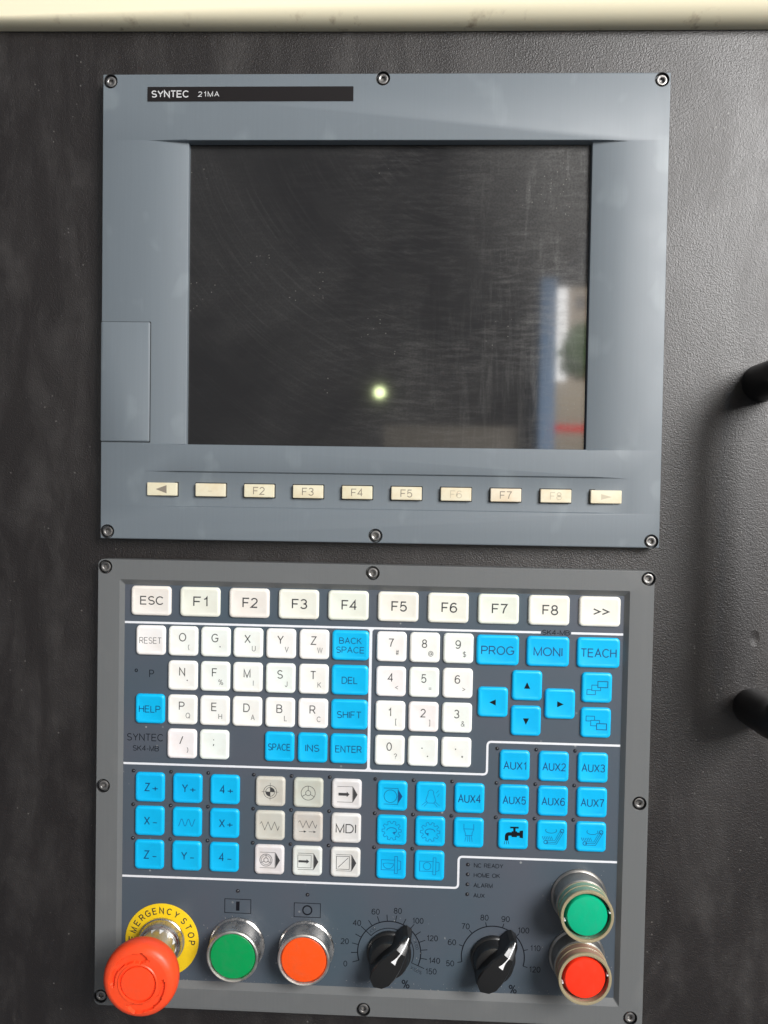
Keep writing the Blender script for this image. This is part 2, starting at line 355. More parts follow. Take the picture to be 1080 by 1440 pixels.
def m_plastic(name, col, dull, rough=0.4, spec=0.35):
    m = mat(name, col, rough, spec=spec); t = NT(m); co = t.coord()
    d = t.ramp(t.noise(co, 170, 5, 0.7, 0.4), [(0.45, 0.0), (0.72, 1.0)])
    sc1 = t.ramp(t.noise(t.coord((1, 0.08, 1), (0, 0, 0.7)), 500, 2, 0.6), [(0.60, 0.0), (0.68, 1.0)])
    k = t.math('ADD', t.math('MULTIPLY', d, 0.38), t.math('MULTIPLY', sc1, 0.16))
    t.l(t.mix(k, col, dull), t.b.inputs['Base Color'])
    t.l(t.math('ADD', t.math('MULTIPLY', d, 0.16), rough-0.04), t.b.inputs['Roughness'])
    t.l(t.bump(t.noise(co, 700, 3), 0.10, 0.0001).outputs[0], t.b.inputs['Normal']); return m
def m_tube(name, col):
    m = mat(name, col, 0.25, Transmission_Weight=0.5, IOR=1.3); return m

M = dict(
    door=m_door(), cover=m_cover(), glass=m_glass(), film=m_membrane(),
    upper=m_paint('blue_grey_paint', (0.134, 0.158, 0.177), (0.22, 0.255, 0.27), 0.32, 0.47, 34, 0.55),
    lower=m_paint('grey_paint', (0.130, 0.135, 0.136), (0.19, 0.19, 0.185), 0.22, 0.45, 20, 0.4),
    white=m_key('white_key', (0.87, 0.87, 0.85), (0.80, 0.74, 0.68)),
    cream=m_key('cream_key', (0.80, 0.79, 0.72), (0.74, 0.69, 0.60)),
    worn=m_key('worn_grey_key', (0.56, 0.55, 0.50), (0.50, 0.44, 0.36)), paleworn=m_key('pale_worn_key', (0.70, 0.70, 0.69), (0.60, 0.56, 0.50)),
    blue=m_key('blue_key', (0.0, 0.46, 0.84), (0.0, 0.38, 0.74), 0.38, 0.4),
    soft=m_key('ivory_soft_key', (0.68, 0.63, 0.48), (0.60, 0.48, 0.30), 0.4, 0.6),
    ink=mat('black_print', (0.02, 0.022, 0.026), 0.5), greyink=mat('worn_grey_print', (0.13, 0.13, 0.125), 0.5),
    midink=mat('grey_print', (0.04, 0.04, 0.042), 0.5), blueink=mat('dark_blue_print', (0.0, 0.05, 0.17), 0.45),
    faintblue=mat('faint_blue_print', (0.0, 0.12, 0.36), 0.45), softink=mat('brown_grey_print', (0.22, 0.19, 0.15), 0.5),
    faintsoft=mat('rubbed_print', (0.50, 0.44, 0.32), 0.5), plateink=mat('navy_print', (0.004, 0.005, 0.009), 0.5, spec=0.2),
    wornplate=mat('worn_navy_print', (0.02, 0.026, 0.036), 0.5, spec=0.2),
    line=mat('white_print', (0.72, 0.73, 0.76), 0.4), badge=mat('black_badge', (0.012, 0.010, 0.010), 0.28),
    badgetext=mat('silver_print', (0.55, 0.55, 0.55), 0.4),
    bore=mat('dark_screw_hole', (0.015, 0.015, 0.016), 0.45), steel=m_metal('screw_steel', (0.30, 0.29, 0.28), 0.36),
    chrome=m_metal('chrome', (0.58, 0.56, 0.54), 0.2, 0.08), satin=m_metal('satin_metal', (0.66, 0.63, 0.58), 0.34),
    dullmetal=m_metal('dusty_lamp_base', (0.42, 0.40, 0.37), 0.36),
    red=m_plastic('red_plastic', (0.93, 0.074, 0.018), (0.74, 0.085, 0.035), 0.38, 0.4), green=m_plastic('green_plastic', (0.0, 0.29, 0.075), (0.03, 0.24, 0.09)),
    orange=m_plastic('orange_plastic', (0.88, 0.085, 0.008), (0.66, 0.10, 0.03)), yellow=m_plastic('yellow_plastic', (0.84, 0.56, 0.012), (0.66, 0.42, 0.02)),
    lampgreen=m_plastic('green_lens', (0.0, 0.40, 0.20), (0.02, 0.34, 0.19)), lampred=m_plastic('red_lens', (0.95, 0.035, 0.010), (0.75, 0.05, 0.02)),
    deepgreen=mat('dark_green_lens', (0.0, 0.16, 0.10), 0.25), deepred=mat('dark_red_lens', (0.42, 0.05, 0.03), 0.25),
    tubegreen=m_tube('green_tinted_sleeve', (0.42, 0.66, 0.46)), tubered=m_tube('red_tinted_sleeve', (0.80, 0.48, 0.34)),
    sleeverim=mat('cream_sleeve_rim', (0.62, 0.52, 0.32), 0.16, Transmission_Weight=0.5, IOR=1.35),
    knob=mat('black_knob_plastic', (0.010, 0.010, 0.010), 0.30, spec=0.6), pointer=mat('white_pointer_paint', (0.85, 0.85, 0.85), 0.4),
    rubber=mat('black_gasket', (0.012, 0.012, 0.012), 0.6), handle=mat('black_handle_plastic', (0.012, 0.011, 0.011), 0.33),
    led=mat('dark_led', (0.02, 0.02, 0.024), 0.12, spec=0.8),
)

# ---------------------------------------------------------------- machine door with its pull handle
DZ = -8.0
door = thing('machine_door', 'black textured steel machine door that carries both control units', 'machine door', 0, 0, DZ)
mb = MB(); mb.box(-420, 420, -420, 262, -3, 0); mb.obj('door_sheet', M['door'], door)
def tube(mb, pts, r, n=24, cap=True):
    P = [Vector(p) for p in pts]; up = Vector((0, 0, 1)); rings = []
    ref = Vector((1, 0, 0))
    for i, p in enumerate(P):
        t = (P[min(i+1, len(P)-1)]-P[max(i-1, 0)]).normalized()
        a = ref-t*ref.dot(t); a.normalize(); b = t.cross(a)
        rings.append([tuple(p+r*(math.cos(2*PI*k/n)*a+math.sin(2*PI*k/n)*b)) for k in range(n)])
    mb.loft(rings, 0, cap, cap)
def bend(pts, r, n=8): return round_path(pts, r, n)
HX, HY0, HY1, HZ = 183.0, -111.0, 60.5, 44.0
mb = MB(); tube(mb, bend([(HX, HY1, 0), (HX, HY1, HZ), (HX, HY0, HZ), (HX, HY0, 0)], 22, 10), 10.0)
hd = mb.obj('handle', M['handle'], door, smooth=40, label='black round bow handle at the right edge')
# cream cover above the door, its lower edge rolled with a radius that grows to the right
cov = thing('machine_cover', 'cream enamelled sheet metal cover with a rolled lower edge above the black door', 'cover', 0, 243, DZ)
mb = MB(); secs = []
for i in range(25):
    x = -420+840*i/24; t_ = min(1, max(0, (x+230)/420)); ry = 3+12*t_; zf = 9.0+6*t_; rz = zf-1.5; yb = 0.4-0.006*x if x < -20 else 0.5
    sec = [(x, yb, 0.3), (x, yb, zf-rz)]
    for k in range(1, 13):
        a = k/12*PI/2; sec.append((x, yb+ry*(1-math.cos(a)), zf-rz+rz*math.sin(a)))
    sec += [(x, 160, zf), (x, 160, 0.3)]; secs.append(sec)
mb.loft(secs, 0, True, True); mb.obj('cover_sheet', M['cover'], cov, smooth=40)

# ---------------------------------------------------------------- generic screw in a counterbore
def screw_meshes():
    b = MB(); b.lathe([(3.75, 0.02), (3.5, -0.1), (3.4, -2.4)], 32)
    bm_ = b.mesh('screw_hole', M['bore'], 35)
    h = MB(); n = 32
    h.lathe([(2.75, -2.3), (2.75, -0.75), (2.55, -0.45), (2.2, -0.35), (1.75, -0.38), (1.45, -0.55)], n, cap1=False)
    hexr = [(1.35*math.cos(2*PI*i/n)*(1-0.09*abs(math.sin(3*2*PI*i/n))), 1.35*math.sin(2*PI*i/n)*(1-0.09*abs(math.sin(3*2*PI*i/n))), 0) for i in range(n)]
    r0 = [(1.45*math.cos(2*PI*i/n), 1.45*math.sin(2*PI*i/n), -0.55) for i in range(n)]
    h.loft([r0, [(x, y, -0.65) for x, y, _ in hexr], [(x*0.95, y*0.95, -1.9) for x, y, _ in hexr]], 0)
    return bm_, h.mesh('screw', M['steel'], 35)
HOLE, SCREW = screw_meshes()
def screws(parent, pts):
    for x, y in pts:
        o = link(bpy.data.objects.new('screw', SCREW), parent); o.location = (x*MM, y*MM, 0); o.rotation_euler.z = random.uniform(0, 6)
        h = link(bpy.data.objects.new('screw_hole', HOLE), o); h.rotation_euler.z = 0.01
def carve(ob, pts, r=3.74, depth=2.2, bevel=0.8):
    """bevel the plate and sink the screw counterbores into it"""
    bv = ob.modifiers.new('b', 'BEVEL'); bv.width = bevel*MM; bv.segments = 3; bv.limit_method = 'ANGLE'; bv.angle_limit = math.radians(50)
    cut = MB()
    for x, y in pts: cut.lathe([(r, -depth), (r, 3)], 32, x, y, cap0=True)
    co = cut.obj('cutter', M['bore'], ob.parent); bo = ob.modifiers.new('c', 'BOOLEAN'); bo.operation = 'DIFFERENCE'; bo.object = co; bo.solver = 'EXACT'
    bpy.context.view_layer.update(); dg = bpy.context.evaluated_depsgraph_get()
    me = bpy.data.meshes.new_from_object(ob.evaluated_get(dg)); ob.modifiers.clear(); ob.data = me
    bpy.data.objects.remove(co)
    me.polygons.foreach_set('use_smooth', [True]*len(me.polygons)); me.set_sharp_from_angle(angle=math.radians(22))

# ================================================================= upper unit: display
UX, UY = -18.0, 95.3
U = thing('display_unit', 'blue grey display unit with dark dusty screen and a row of ivory soft keys', 'control display', UX, UY, 0, 0.0)
def u(x, y): return (x-UX, y-UY)
x0, y0 = u(-165.9, -27.0); x1, y1 = u(129.6, 217.6)
scx0, scx1 = -142-UX, 109-UX           # scoop ends, flush with the face
sxa, sxb = -120.6-UX, 91.0-UX          # screen opening
sy0, sy1 = 23.8-UY, 183.3-UY
D1 = -2.6; GL = -5.4
ky0, ky1 = -9.2-UY, 9.3-UY; kxa, kxb = -143.5-UX, 113.5-UX; KD = -1.0
def frame_mesh():
    b = MB(); z = 0
    X = [x0, scx0, sxa, sxb, scx1, x1]
    # closed body built as grid-free ngons: front face pieces
    def f(*p): b.add(list(p), [tuple(range(len(p)))])
    f((x0, sy1, 0), (scx0, sy1, 0), (sxa, sy1, 0), (sxb, sy1, 0), (scx1, sy1, 0), (x1, sy1, 0), (x1, y1, 0), (x0, y1, 0))
    f((x0, sy0, 0), (scx0, sy0, 0), (scx0, sy1, 0), (x0, sy1, 0))
    f((scx1, sy0, 0), (x1, sy0, 0), (x1, sy1, 0), (scx1, sy1, 0))
    # scoops
    f((scx0, sy0, 0), (sxa, sy0, D1), (sxa, sy1, D1), (scx0, sy1, 0))
    f((sxb, sy0, D1), (scx1, sy0, 0), (scx1, sy1, 0), (sxb, sy1, D1))
    f((scx0, sy1, 0), (sxa, sy1, D1), (sxa, sy1, 0)); f((scx1, sy1, 0), (sxb, sy1, 0), (sxb, sy1, D1))
    f((scx0, sy0, 0), (sxa, sy0, 0), (sxa, sy0, D1)); f((scx1, sy0, 0), (sxb, sy0, D1), (sxb, sy0, 0))
    # screen well walls
    zb = GL-1.0
    f((sxa, sy0, D1), (sxa, sy0, zb), (sxa, sy1, zb), (sxa, sy1, D1))
    f((sxb, sy0, D1), (sxb, sy1, D1), (sxb, sy1, zb), (sxb, sy0, zb))
    f((sxa, sy1, 0), (sxa, sy1, D1), (sxa, sy1, zb), (sxb, sy1, zb), (sxb, sy1, D1), (sxb, sy1, 0))
    f((sxa, sy0, 0), (sxb, sy0, 0), (sxb, sy0, D1), (sxb, sy0, zb), (sxa, sy0, zb), (sxa, sy0, D1))
    f((sxa, sy0, zb), (sxb, sy0, zb), (sxb, sy1, zb), (sxa, sy1, zb))
    # band under the screen, the key groove and the bottom band
    f((x0, ky1, 0), (kxa, ky1, 0), (kxa+18, ky1, 0), (kxb-18, ky1, 0), (kxb, ky1, 0), (x1, ky1, 0), (x1, sy0, 0), (scx1, sy0, 0), (sxb, sy0, 0), (sxa, sy0, 0), (scx0, sy0, 0), (x0, sy0, 0))
    f((x0, ky0, 0), (kxa, ky0, 0), (kxa, ky1, 0), (x0, ky1, 0)); f((kxb, ky0, 0), (x1, ky0, 0), (x1, ky1, 0), (kxb, ky1, 0))
    f((x0, y0, 0), (x1, y0, 0), (x1, ky0, 0), (kxb, ky0, 0), (kxb-18, ky0, 0), (kxa+18, ky0, 0), (kxa, ky0, 0), (x0, ky0, 0))
    f((kxa, ky0, 0), (kxa+18, ky0, KD), (kxa+18, ky1, KD), (kxa, ky1, 0))
    f((kxb-18, ky0, KD), (kxb, ky0, 0), (kxb, ky1, 0), (kxb-18, ky1, KD))
    f((kxa+18, ky0, KD), (kxb-18, ky0, KD), (kxb-18, ky1, KD), (kxa+18, ky1, KD))
    for yy, sgn in ((ky1, 1), (ky0, -1)):
        q = [((kxa, yy, 0), (kxa+18, yy, KD), (kxa+18, yy, 0)), ((kxb, yy, 0), (kxb-18, yy, 0), (kxb-18, yy, KD)),
             ((kxa+18, yy, KD), (kxb-18, yy, KD), (kxb-18, yy, 0), (kxa+18, yy, 0))]
        for t in q: f(*(t if sgn > 0 else tuple(reversed(t))))
    # sides and back
    zb2 = DZ+0.3
    f((x0, y1, 0), (x1, y1, 0), (x1, y1, zb2), (x0, y1, zb2)); f((x0, y0, zb2), (x1, y0, zb2), (x1, y0, 0), (x0, y0, 0))
    ly = [y0, ky0, ky1, sy0, sy1, y1]
    f(*([(x0, yy, 0) for yy in reversed(ly)]+[(x0, y0, zb2), (x0, y1, zb2)]))
    f(*([(x1, yy, 0) for yy in ly]+[(x1, y1, zb2), (x1, y0, zb2)]))
    f((x0, y0, zb2), (x0, y1, zb2), (x1, y1, zb2), (x1, y0, zb2))
    return b
ob = frame_mesh().obj('bezel', M['upper'], U)
bm = bmesh.new(); bm.from_mesh(ob.data); bmesh.ops.remove_doubles(bm, verts=bm.verts, dist=1e-6)
bmesh.ops.recalc_face_normals(bm, faces=bm.faces); bm.to_mesh(ob.data); bm.free()
US = [u(-161.8, 214.0), u(-18.3, 215.1), u(125.2, 214.0), u(-162.1, -23.2), u(-18.6, -23.1), u(125.4, -23.6)]
carve(ob, US, bevel=0.75); screws(U, US)
mb = MB(); mb.box(sxa+0.1, sxb-0.1, sy0+0.1, sy1-0.1, GL-0.9, GL)
mb.obj('screen', M['glass'], U, label='dark dusty glass screen, switched off')
# name plate
mb = MB(); nx0, ny0 = u(-142, 203.4); nx1, ny1 = u(-33.6, 210.9); mb.loft([rrect((nx1-nx0)/2, (ny1-ny0)/2, 0.3, z) for z in (0.0, 0.28)])
npl = mb.obj('name_plate', M['badge'], U, ((nx0+nx1)/2, (ny0+ny1)/2, 0.004))
mb = MB(); text(mb, 'SYNTEC', -51.9, 0.0, 3.7, 0.32, w=20.0, align='l', thin=-0.022); text(mb, '21MA', -27.2, -0.1, 2.7, 0.32, w=11.2, align='l', thin=-0.006, gap=0.3)
mb.obj('lettering', M['badgetext'], npl)
mb = MB(); stroke(mb, [(-54.4, 3.95), (54.4, 3.95), (54.4, -3.95), (-54.4, -3.95)], 0.35, 0.03, True); mb.obj('plate_edge', M['upper'], npl)
# connector flap at the left edge
mb = MB(); fx0, fy0 = u(-165.7, 24.8); fx1, fy1 = u(-139.6, 88.0)
cx_, cy_ = (fx0+fx1)/2, (fy0+fy1)/2; hx_, hy_ = (fx1-fx0)/2, (fy1-fy0)/2
mb.loft([rrect(hx_+0.35, hy_+0.35, 0.4, 0.006), rrect(hx_+0.35, hy_+0.35, 0.4, 0.02)])
gap = mb.obj('flap_seam', M['rubber'], U, (cx_, cy_, 0))
mb = MB(); mb.loft([rrect(hx_, hy_, 0.8, 0.02), rrect(hx_, hy_, 0.8, 0.7), rrect(hx_-0.9, hy_-0.5, 0.5, 1.1)])
mb.obj('connector_flap', M['upper'], U, (cx_, cy_, 0), smooth=25, label='flat connector flap at the left edge of the screen')
# soft keys
skm = MB(); skm.loft([rrect(8.5, 3.95, 0.4, KD+0.01), rrect(8.5, 3.95, 0.4, KD+0.03)]); SK_GAP = skm.mesh('key_gap', M['rubber'])
skm = MB(); skm.loft([rrect(8.0, 3.45, 0.5, KD), rrect(8.0, 3.45, 0.5, 0.75), rrect(7.75, 3.2, 0.4, 1.05), rrect(7.3, 2.8, 0.3, 1.1)]); SK = skm.mesh('soft_key', M['soft'], 25)
names = ['left arrow', 'worn dash', 'F2', 'F3', 'F4', 'F5', 'faded F6', 'F7', 'faded F8', 'faded right arrow']
for i, nm in enumerate(names):
    kx, kyy = u(-132.5+25.98*i, -0.25-0.055*i)
    k = link(bpy.data.objects.new('soft_key', SK), U); k.location = (kx*MM, kyy*MM, 0); k['label'] = 'ivory soft key marked with %s' % nm
    g = link(bpy.data.objects.new('key_gap', SK_GAP), k)
    mb = MB(); z = 1.13; mt = M['softink']
    if i == 0: poly(mb, [(-3.2, 0), (2.6, 2.2), (2.6, -2.2)], z)
    elif i == 1: stroke(mb, [(-1.2, -0.6), (1.0, -0.6)], 0.35, z); mt = M['faintsoft']
    elif i == 9: poly(mb, [(3.0, 0), (-2.6, 1.5), (-2.6, -1.5)], z); mt = M['faintsoft']
    else:
        text(mb, nm[-2:], 0, 0, 4.1, z, w=6.2, thin=0.004)
        if 'faded' in nm: mt = M['faintsoft']
    mb.obj('legend', mt, k)

# ================================================================= lower unit: keypad
KX, KY = -20.0, -160.0
K = thing('keypad_unit', 'grey framed operator keypad with white and blue keys, knobs, lamps and emergency stop', 'control keypad', KX, KY, 0, -0.0035)
def k_(x, y): return (x-KX, y-KY)
kx0, ky0_ = k_(-167.2, -281.4); kx1, ky1_ = k_(127.2, -38.6)
ix0, iy0 = k_(-155.6, -270.4); ix1, iy1 = k_(114.8, -49.2)      # inner edge at the face
jx0, jy0 = k_(-153.6, -267.4); jx1, jy1 = k_(112.6, -52.2)      # inner edge at the film
PZ = -2.6
b = MB()
def ring4(a, c, d, e, z, r=0.6): return rrect((d-a)/2, (e-c)/2, r, z, 5, (a+d)/2, (c+e)/2)
b.loft([ring4(kx0, ky0_, kx1, ky1_, DZ+0.3, 3.0), ring4(kx0, ky0_, kx1, ky1_, 0, 3.0), ring4(ix0, iy0, ix1, iy1, 0), ring4(jx0, jy0, jx1, jy1, PZ-0.05)], 0, True, True)
kb = b.obj('bezel', M['lower'], K)
bm = bmesh.new(); bm.from_mesh(kb.data); bmesh.ops.recalc_face_normals(bm, faces=bm.faces); bm.to_mesh(kb.data); bm.free()
KS = [k_(-163.4, -42.7), k_(-20.2, -42.9), k_(124.1, -42.7), k_(-163.5, -161.1), k_(122.6, -161.2), k_(-163.8, -276.6), k_(-20.8, -277.8), k_(120.9, -276.3)]
carve(kb, KS, bevel=0.6); screws(K, KS)
mb = MB(); mb.box(jx0+0.02, jx1-0.02, jy0+0.02, jy1-0.02, PZ-0.04, PZ)
film = mb.obj('overlay_film', M['film'], K, label='dark slate printed overlay film under the keys')
# white rules
Z1 = PZ+0.05; mb = MB()
def kp(l): return [k_(*p) for p in l]
stroke(mb, kp([(-153.5, -72.6), (69.3, -72.6)]), 1.15, Z1); stroke(mb, kp([(85.3, -72.6), (112.5, -72.6)]), 1.15, Z1)
stroke(mb, kp([(-20.6, -72.0), (-20.6, -149.6)]), 1.5, Z1+0.01)
stroke(mb, round_path(kp([(-153.5, -149.3), (42.6, -149.3), (42.6, -131.7), (112.5, -131.7)]), 2.2), 1.15, Z1)
stroke(mb, round_path(kp([(-153.5, -211.1), (28.6, -211.1), (28.6, -194.1), (112.5, -194.1)]), 2.2), 1.15, Z1)
def fillet(x, y, sx, sy, r=1.8):
    c = k_(x, y); pts = [c]+[(c[0]+sx*(r-r*math.sin(a)), c[1]+sy*(r-r*math.cos(a))) for a in [PI/2*i/5 for i in range(6)]]
    poly(mb, pts if sx*sy < 0 else list(reversed(pts)), Z1+0.02)
for sx, sy, x, y in ((-1, -1, -21.3, -73.1), (1, -1, -19.9, -73.1), (-1, 1, -21.3, -148.8), (1, 1, -19.9, -148.8)): fillet(x, y, sx, sy)
mb.obj('white_rule', M['line'], K, label='white printed rules dividing the key groups')
# printed words on the film
mb = MB(); T = lambda s, x, y, h, **kw: text(mb, s, *k_(x, y), h, Z1, **kw)
T('P', -138.6, -100.2, 4.2); T('o', -147.0, -98.3, 2.9, thin=-0.03)
T('SYNTEC', -141.8, -134.9, 4.0, w=20.0, thin=0.008); T('SK4-MB', -141.3, -140.9, 3.0, w=14.4, thin=0.0)
T('SK4-MB', 77.3, -72.5, 2.7, w=14.6, thin=-0.01)
mb.obj('lettering', M['plateink'], K)
mb = MB()
for s, y in (('NC READY', -198.5), ('HOME OK', -203.8), ('ALARM', -209.3), ('AUX', -214.8)): T(s, 37.0, y, 2.35, align='l', thin=-0.01, sx=1.05)
mb.obj('status_lettering', M['plateink'], K)
for cx, cy in ((-90.0, -225.5), (-52.2, -226.3)):
    mb = MB(); c = k_(cx, cy); stroke(mb, [(c[0]-7.1, c[1]+3.8), (c[0]+7.1, c[1]+3.8), (c[0]+7.1, c[1]-3.8), (c[0]-7.1, c[1]-3.8)], 0.35, Z1, True)
    if cx < -70: stroke(mb, [(c[0], c[1]-2.5), (c[0], c[1]+2.5)], 1.9, Z1)
    else: circle(mb, c[0], c[1], 2.4, 0.75, Z1)
    mb.obj('button_symbol', M['plateink'], K, label='printed bar in a box' if cx < -70 else 'printed ring in a box')

# LEDs
lm = MB(); lm.lathe([(1.05, 0), (1.05, 0.05), (0.8, 0.06)], 14, cap1=False); lm.lathe([(0.8, 0.0), (0.75, 0.35), (0.5, 0.6), (0.2, 0.7)], 14)
LED = lm.mesh('indicator_led', M['led'], 50)
def led(x, y):
    o = link(bpy.data.objects.new('indicator_led', LED), K); x, y = k_(x, y); o.location = (x*MM, y*MM, PZ*MM)
for y in (-198.2, -203.5, -208.9, -214.3): led(33.6, y)
led(-90.1, -217.2); led(-52.2, -217.8)

# keys
def key_mesh(hx, hy, m, name='key'):
    b = MB(); r = 2.1
    b.loft([rrect(hx+0.25, hy+0.25, r, PZ), rrect(hx+0.1, hy+0.1, r, -1.75), rrect(hx-0.2, hy-0.2, r-0.1, -1.42), rrect(hx-0.7, hy-0.7, r-0.2, -1.2),
            rrect(hx-1.3, hy-1.3, 1.1, -1.17), rrect(hx-1.65, hy-1.65, 1.0, -1.27)])
    return b.mesh(name, m, 40)
S = 7.75
KM = {}
def key(x, y, colour, label, draw, hx=S, hy=S, ink=None, has_led=False):
    kk = (hx, hy, colour)
    if kk not in KM: KM[kk] = key_mesh(hx, hy, M[colour])
    o = link(bpy.data.objects.new('key', KM[kk]), K); px, py = k_(x, y); o.location = (px*MM, py*MM, 0); o['label'] = label
    mb = MB(); draw(mb)
    if mb.v: mb.obj('legend', ink if ink else ([M['midink'], M['greyink']] if colour != 'blue' else [M['blueink'], M['faintblue']]), o, (0, 0, -1.23))
    if has_led: led(x-9.3, y+8.5)
    return o
def word(s, h=4.6, x=0, y=0, **kw): return lambda mb: text(mb, s, x, y, h, **kw)
for i, s in enumerate(['ESC', 'F1', 'F2', 'F3', 'F4', 'F5', 'F6', 'F7', 'F8', '>>']):
    key(-139.05+26.53*i, -60.7, 'cream', 'large cream key marked %s in the top row' % s, word(s, 4.7 if s == 'ESC' else 5.4, 0.6, 0.3, w={'ESC': 12.8, '>>': 8.5}.get(s, 8.3), thin=-0.008), 10.6, 7.7)
CX = [-139.0, -121.4, -103.85, -86.3, -68.6, -50.8, -31.4]; RY = [-82.0, -100.6, -119.1, -137.6]
sub = {'/': ')', 'O': '(', 'G': '.', 'X': 'U', 'Y': 'V', 'Z': 'W', 'N': '.', 'F': '%', 'M': 'I', 'S': 'J', 'T': 'K', 'P': 'Q', 'E': 'H', 'D': 'A', 'B': 'L', 'R': 'C', ';': '',
       '7': '#', '8': '@', '9': '$', '4': '<', '5': '=', '6': '>', '1': '[', '2': ']', '3': '&', '0': '?', '.': ',', '-': '*'}
def letter(s):
    def d(mb):
        if s in '.-': poly(mb, arc(-0.4, 1.9, 0.35, 0, 330, 11), 0)
        else: text(mb, s, -0.2, 2.2, 4.6, thin=0.004, sx=0.96)
        t = sub[s]
        if t and t in '.,': poly(mb, arc(2.6, -2.4, 0.35, 0, 330, 11), 0)
        elif t: text(mb, t, 3.2, -2.9, 3.0, mi=1, thin=0.006, maxw=3.6)
    return d
nice = {'/': 'slash', ';': 'semicolon', '.': 'dot', '-': 'minus'}
def lkey(s, x, y): key(x, y, 'white', 'small white key marked %s with a smaller sign below' % nice.get(s, s) if s != ';' else 'small white key marked with a semicolon', letter(s))
key(CX[0], RY[0], 'white', 'small white key marked RESET', word('RESET', 3.4, w=12.0, thin=0.02))
for r, s in enumerate(('OGXYZ', 'NFMST', 'PEDBR', '/;')):
    for i, ch in enumerate(s): lkey(ch, CX[1+i], RY[r])
for x, y, s, w, hx in ((CX[6], RY[1], 'DEL', 8.6, 9.6), (CX[6], RY[2], 'SHIFT', 13.2, 9.6), (CX[6], RY[3], 'ENTER', 14.2, 9.6), (CX[0], RY[2], 'HELP', 11.8, S), (CX[4], RY[3], 'SPACE', 12.2, S), (CX[5], RY[3], 'INS', 7.6, S)):
    key(x, y, 'blue', 'blue key marked %s' % s, word(s, 3.8, w=w, thin=0.0), hx)
key(CX[6], RY[0], 'blue', 'blue key marked BACK SPACE in two lines', lambda mb: (text(mb, 'BACK', 0, 2.6, 3.4, w=12.0, thin=0.0), text(mb, 'SPACE', 0, -2.3, 3.4, w=15.2, thin=0.0)), 9.6)
for r, s in enumerate(('789', '456', '123', '0.-')):
    for i, ch in enumerate(s): lkey(ch, (-9.5, 8.2, 26.0)[i], RY[r]-0.1)
for i, s in enumerate(('PROG', 'MONI', 'TEACH')):
    key(46.75+26.4*i, -82.5, 'blue', 'wide blue key marked %s' % s, word(s, 4.7, w=(17.5, 15.2, 18.8)[i], thin=-0.002), 11.0)
def tri(a):
    def d(mb):
        c, s_ = math.cos(a), math.sin(a)
        poly(mb, [(c*x-s_*y, s_*x+c*y) for x, y in ((1.9, 0), (-1.5, 1.6), (-1.5, -1.6))])
    return d
for x, y, a, s in ((62.6, -100.9, PI/2, 'up'), (44.8, -110.2, PI, 'left'), (80.1, -110.2, 0, 'right'), (62.4, -119.7, -PI/2, 'down')):
    key(x, y, 'blue', 'blue cursor key with a %s arrow' % s, tri(a), ink=[M['plateink']])
def sq(mb, cx, cy, hx, hy, w=0.28, mi=0): stroke(mb, [(cx-hx, cy-hy), (cx+hx, cy-hy), (cx+hx, cy+hy), (cx-hx, cy+hy)], w, 0, True, mi)
def win(up):
    def d(mb):
        s = 1 if up else -1
        sq(mb, 3.0, 1.9*s, 2.6, 1.6, 0.4)
        stroke(mb, [(1.9, 0.2*s), (1.9, -1.4*s), (-2.7, -1.4*s), (-2.7, 1.5*s), (0.2, 1.5*s)], 0.32)
        stroke(mb, [(-0.8, -1.6*s), (-0.8, -3.6*s), (-5.2, -3.6*s), (-5.2, -1.0*s), (-2.9, -1.0*s)], 0.32)
    return d
key(99.2, -101.0, 'blue', 'blue key with overlapping windows stepping up', win(True)); key(99.1, -119.6, 'blue', 'blue key with overlapping windows stepping down', win(False))
# axis jog keys
JX = (-138.6, -118.1, -97.75); JY = (-161.8, -180.2, -198.7)
def sine(mb): stroke(mb, [(-4.6+9.2*i/48, 1.9*math.sin(-PI/2+i/48*2.5*2*PI)) for i in range(49)], 0.35, mi=1)
for r, row in enumerate((('Z+', 'Y+', '4+'), ('X-', '', 'X+'), ('Z-', 'Y-', '4-'))):
    for i, s in enumerate(row):
        if s:
            big, sg = s[0], s[1]
            dr = lambda mb, big=big, sg=sg: (text(mb, big, -1.2, 0.3, 4.6, thin=-0.004), text(mb, '+' if sg == '+' else '-', 3.1, -0.2, 4.2, thin=0.0, w=3.4 if sg == '+' else 2.6))
            key(JX[i], JY[r], 'blue', 'blue axis key marked %s' % s, dr, has_led=True)
        else: key(JX[i], JY[r], 'blue', 'blue key with a wavy line, centre of the axis keys', sine, has_led=True)
# mode keys
def boxtri(mb, x0=-5.0, x1=3.2, hy=4.2, w=0.22):
    stroke(mb, [(x0, hy), (x1, hy), (x1, -hy), (x0, -hy)], w); poly(mb, [(x1+0.25, hy), (x1+0.25, -hy), (x1+2.7, 0)])
def bold_arrow(mb, x0, x1, h=0.75, y=0):
    poly(mb, [(x0, y-h), (x1-1.5, y-h), (x1-1.5, y+h), (x0, y+h)]); poly(mb, [(x1-1.5, y-2*h), (x1, y), (x1-1.5, y+2*h)])
def i_target(mb):
    circle(mb, 0, 0, 3.5, 0.25); circle(mb, 0, 0, 2.4, 0.25); stroke(mb, [(-4.6, 0), (4.6, 0)], 0.2); stroke(mb, [(0, -4.6), (0, 4.9)], 0.2)
    for a in (0, 180): poly(mb, [(0, 0)]+arc(0, 0, 2.3, a, a+90, 8), 0.01)
def wheel(mb, cx=0, cy=0, r=3.8):
    circle(mb, cx, cy, r, 0.28); circle(mb, cx, cy, r*0.36, 0.28)
    for a in (90, 210, 330):
        c, s_ = math.cos(math.radians(a)), math.sin(math.radians(a)); stroke(mb, [(cx+c*r*.36, cy+s_*r*.36), (cx+c*r, cy+s_*r)], 0.28)
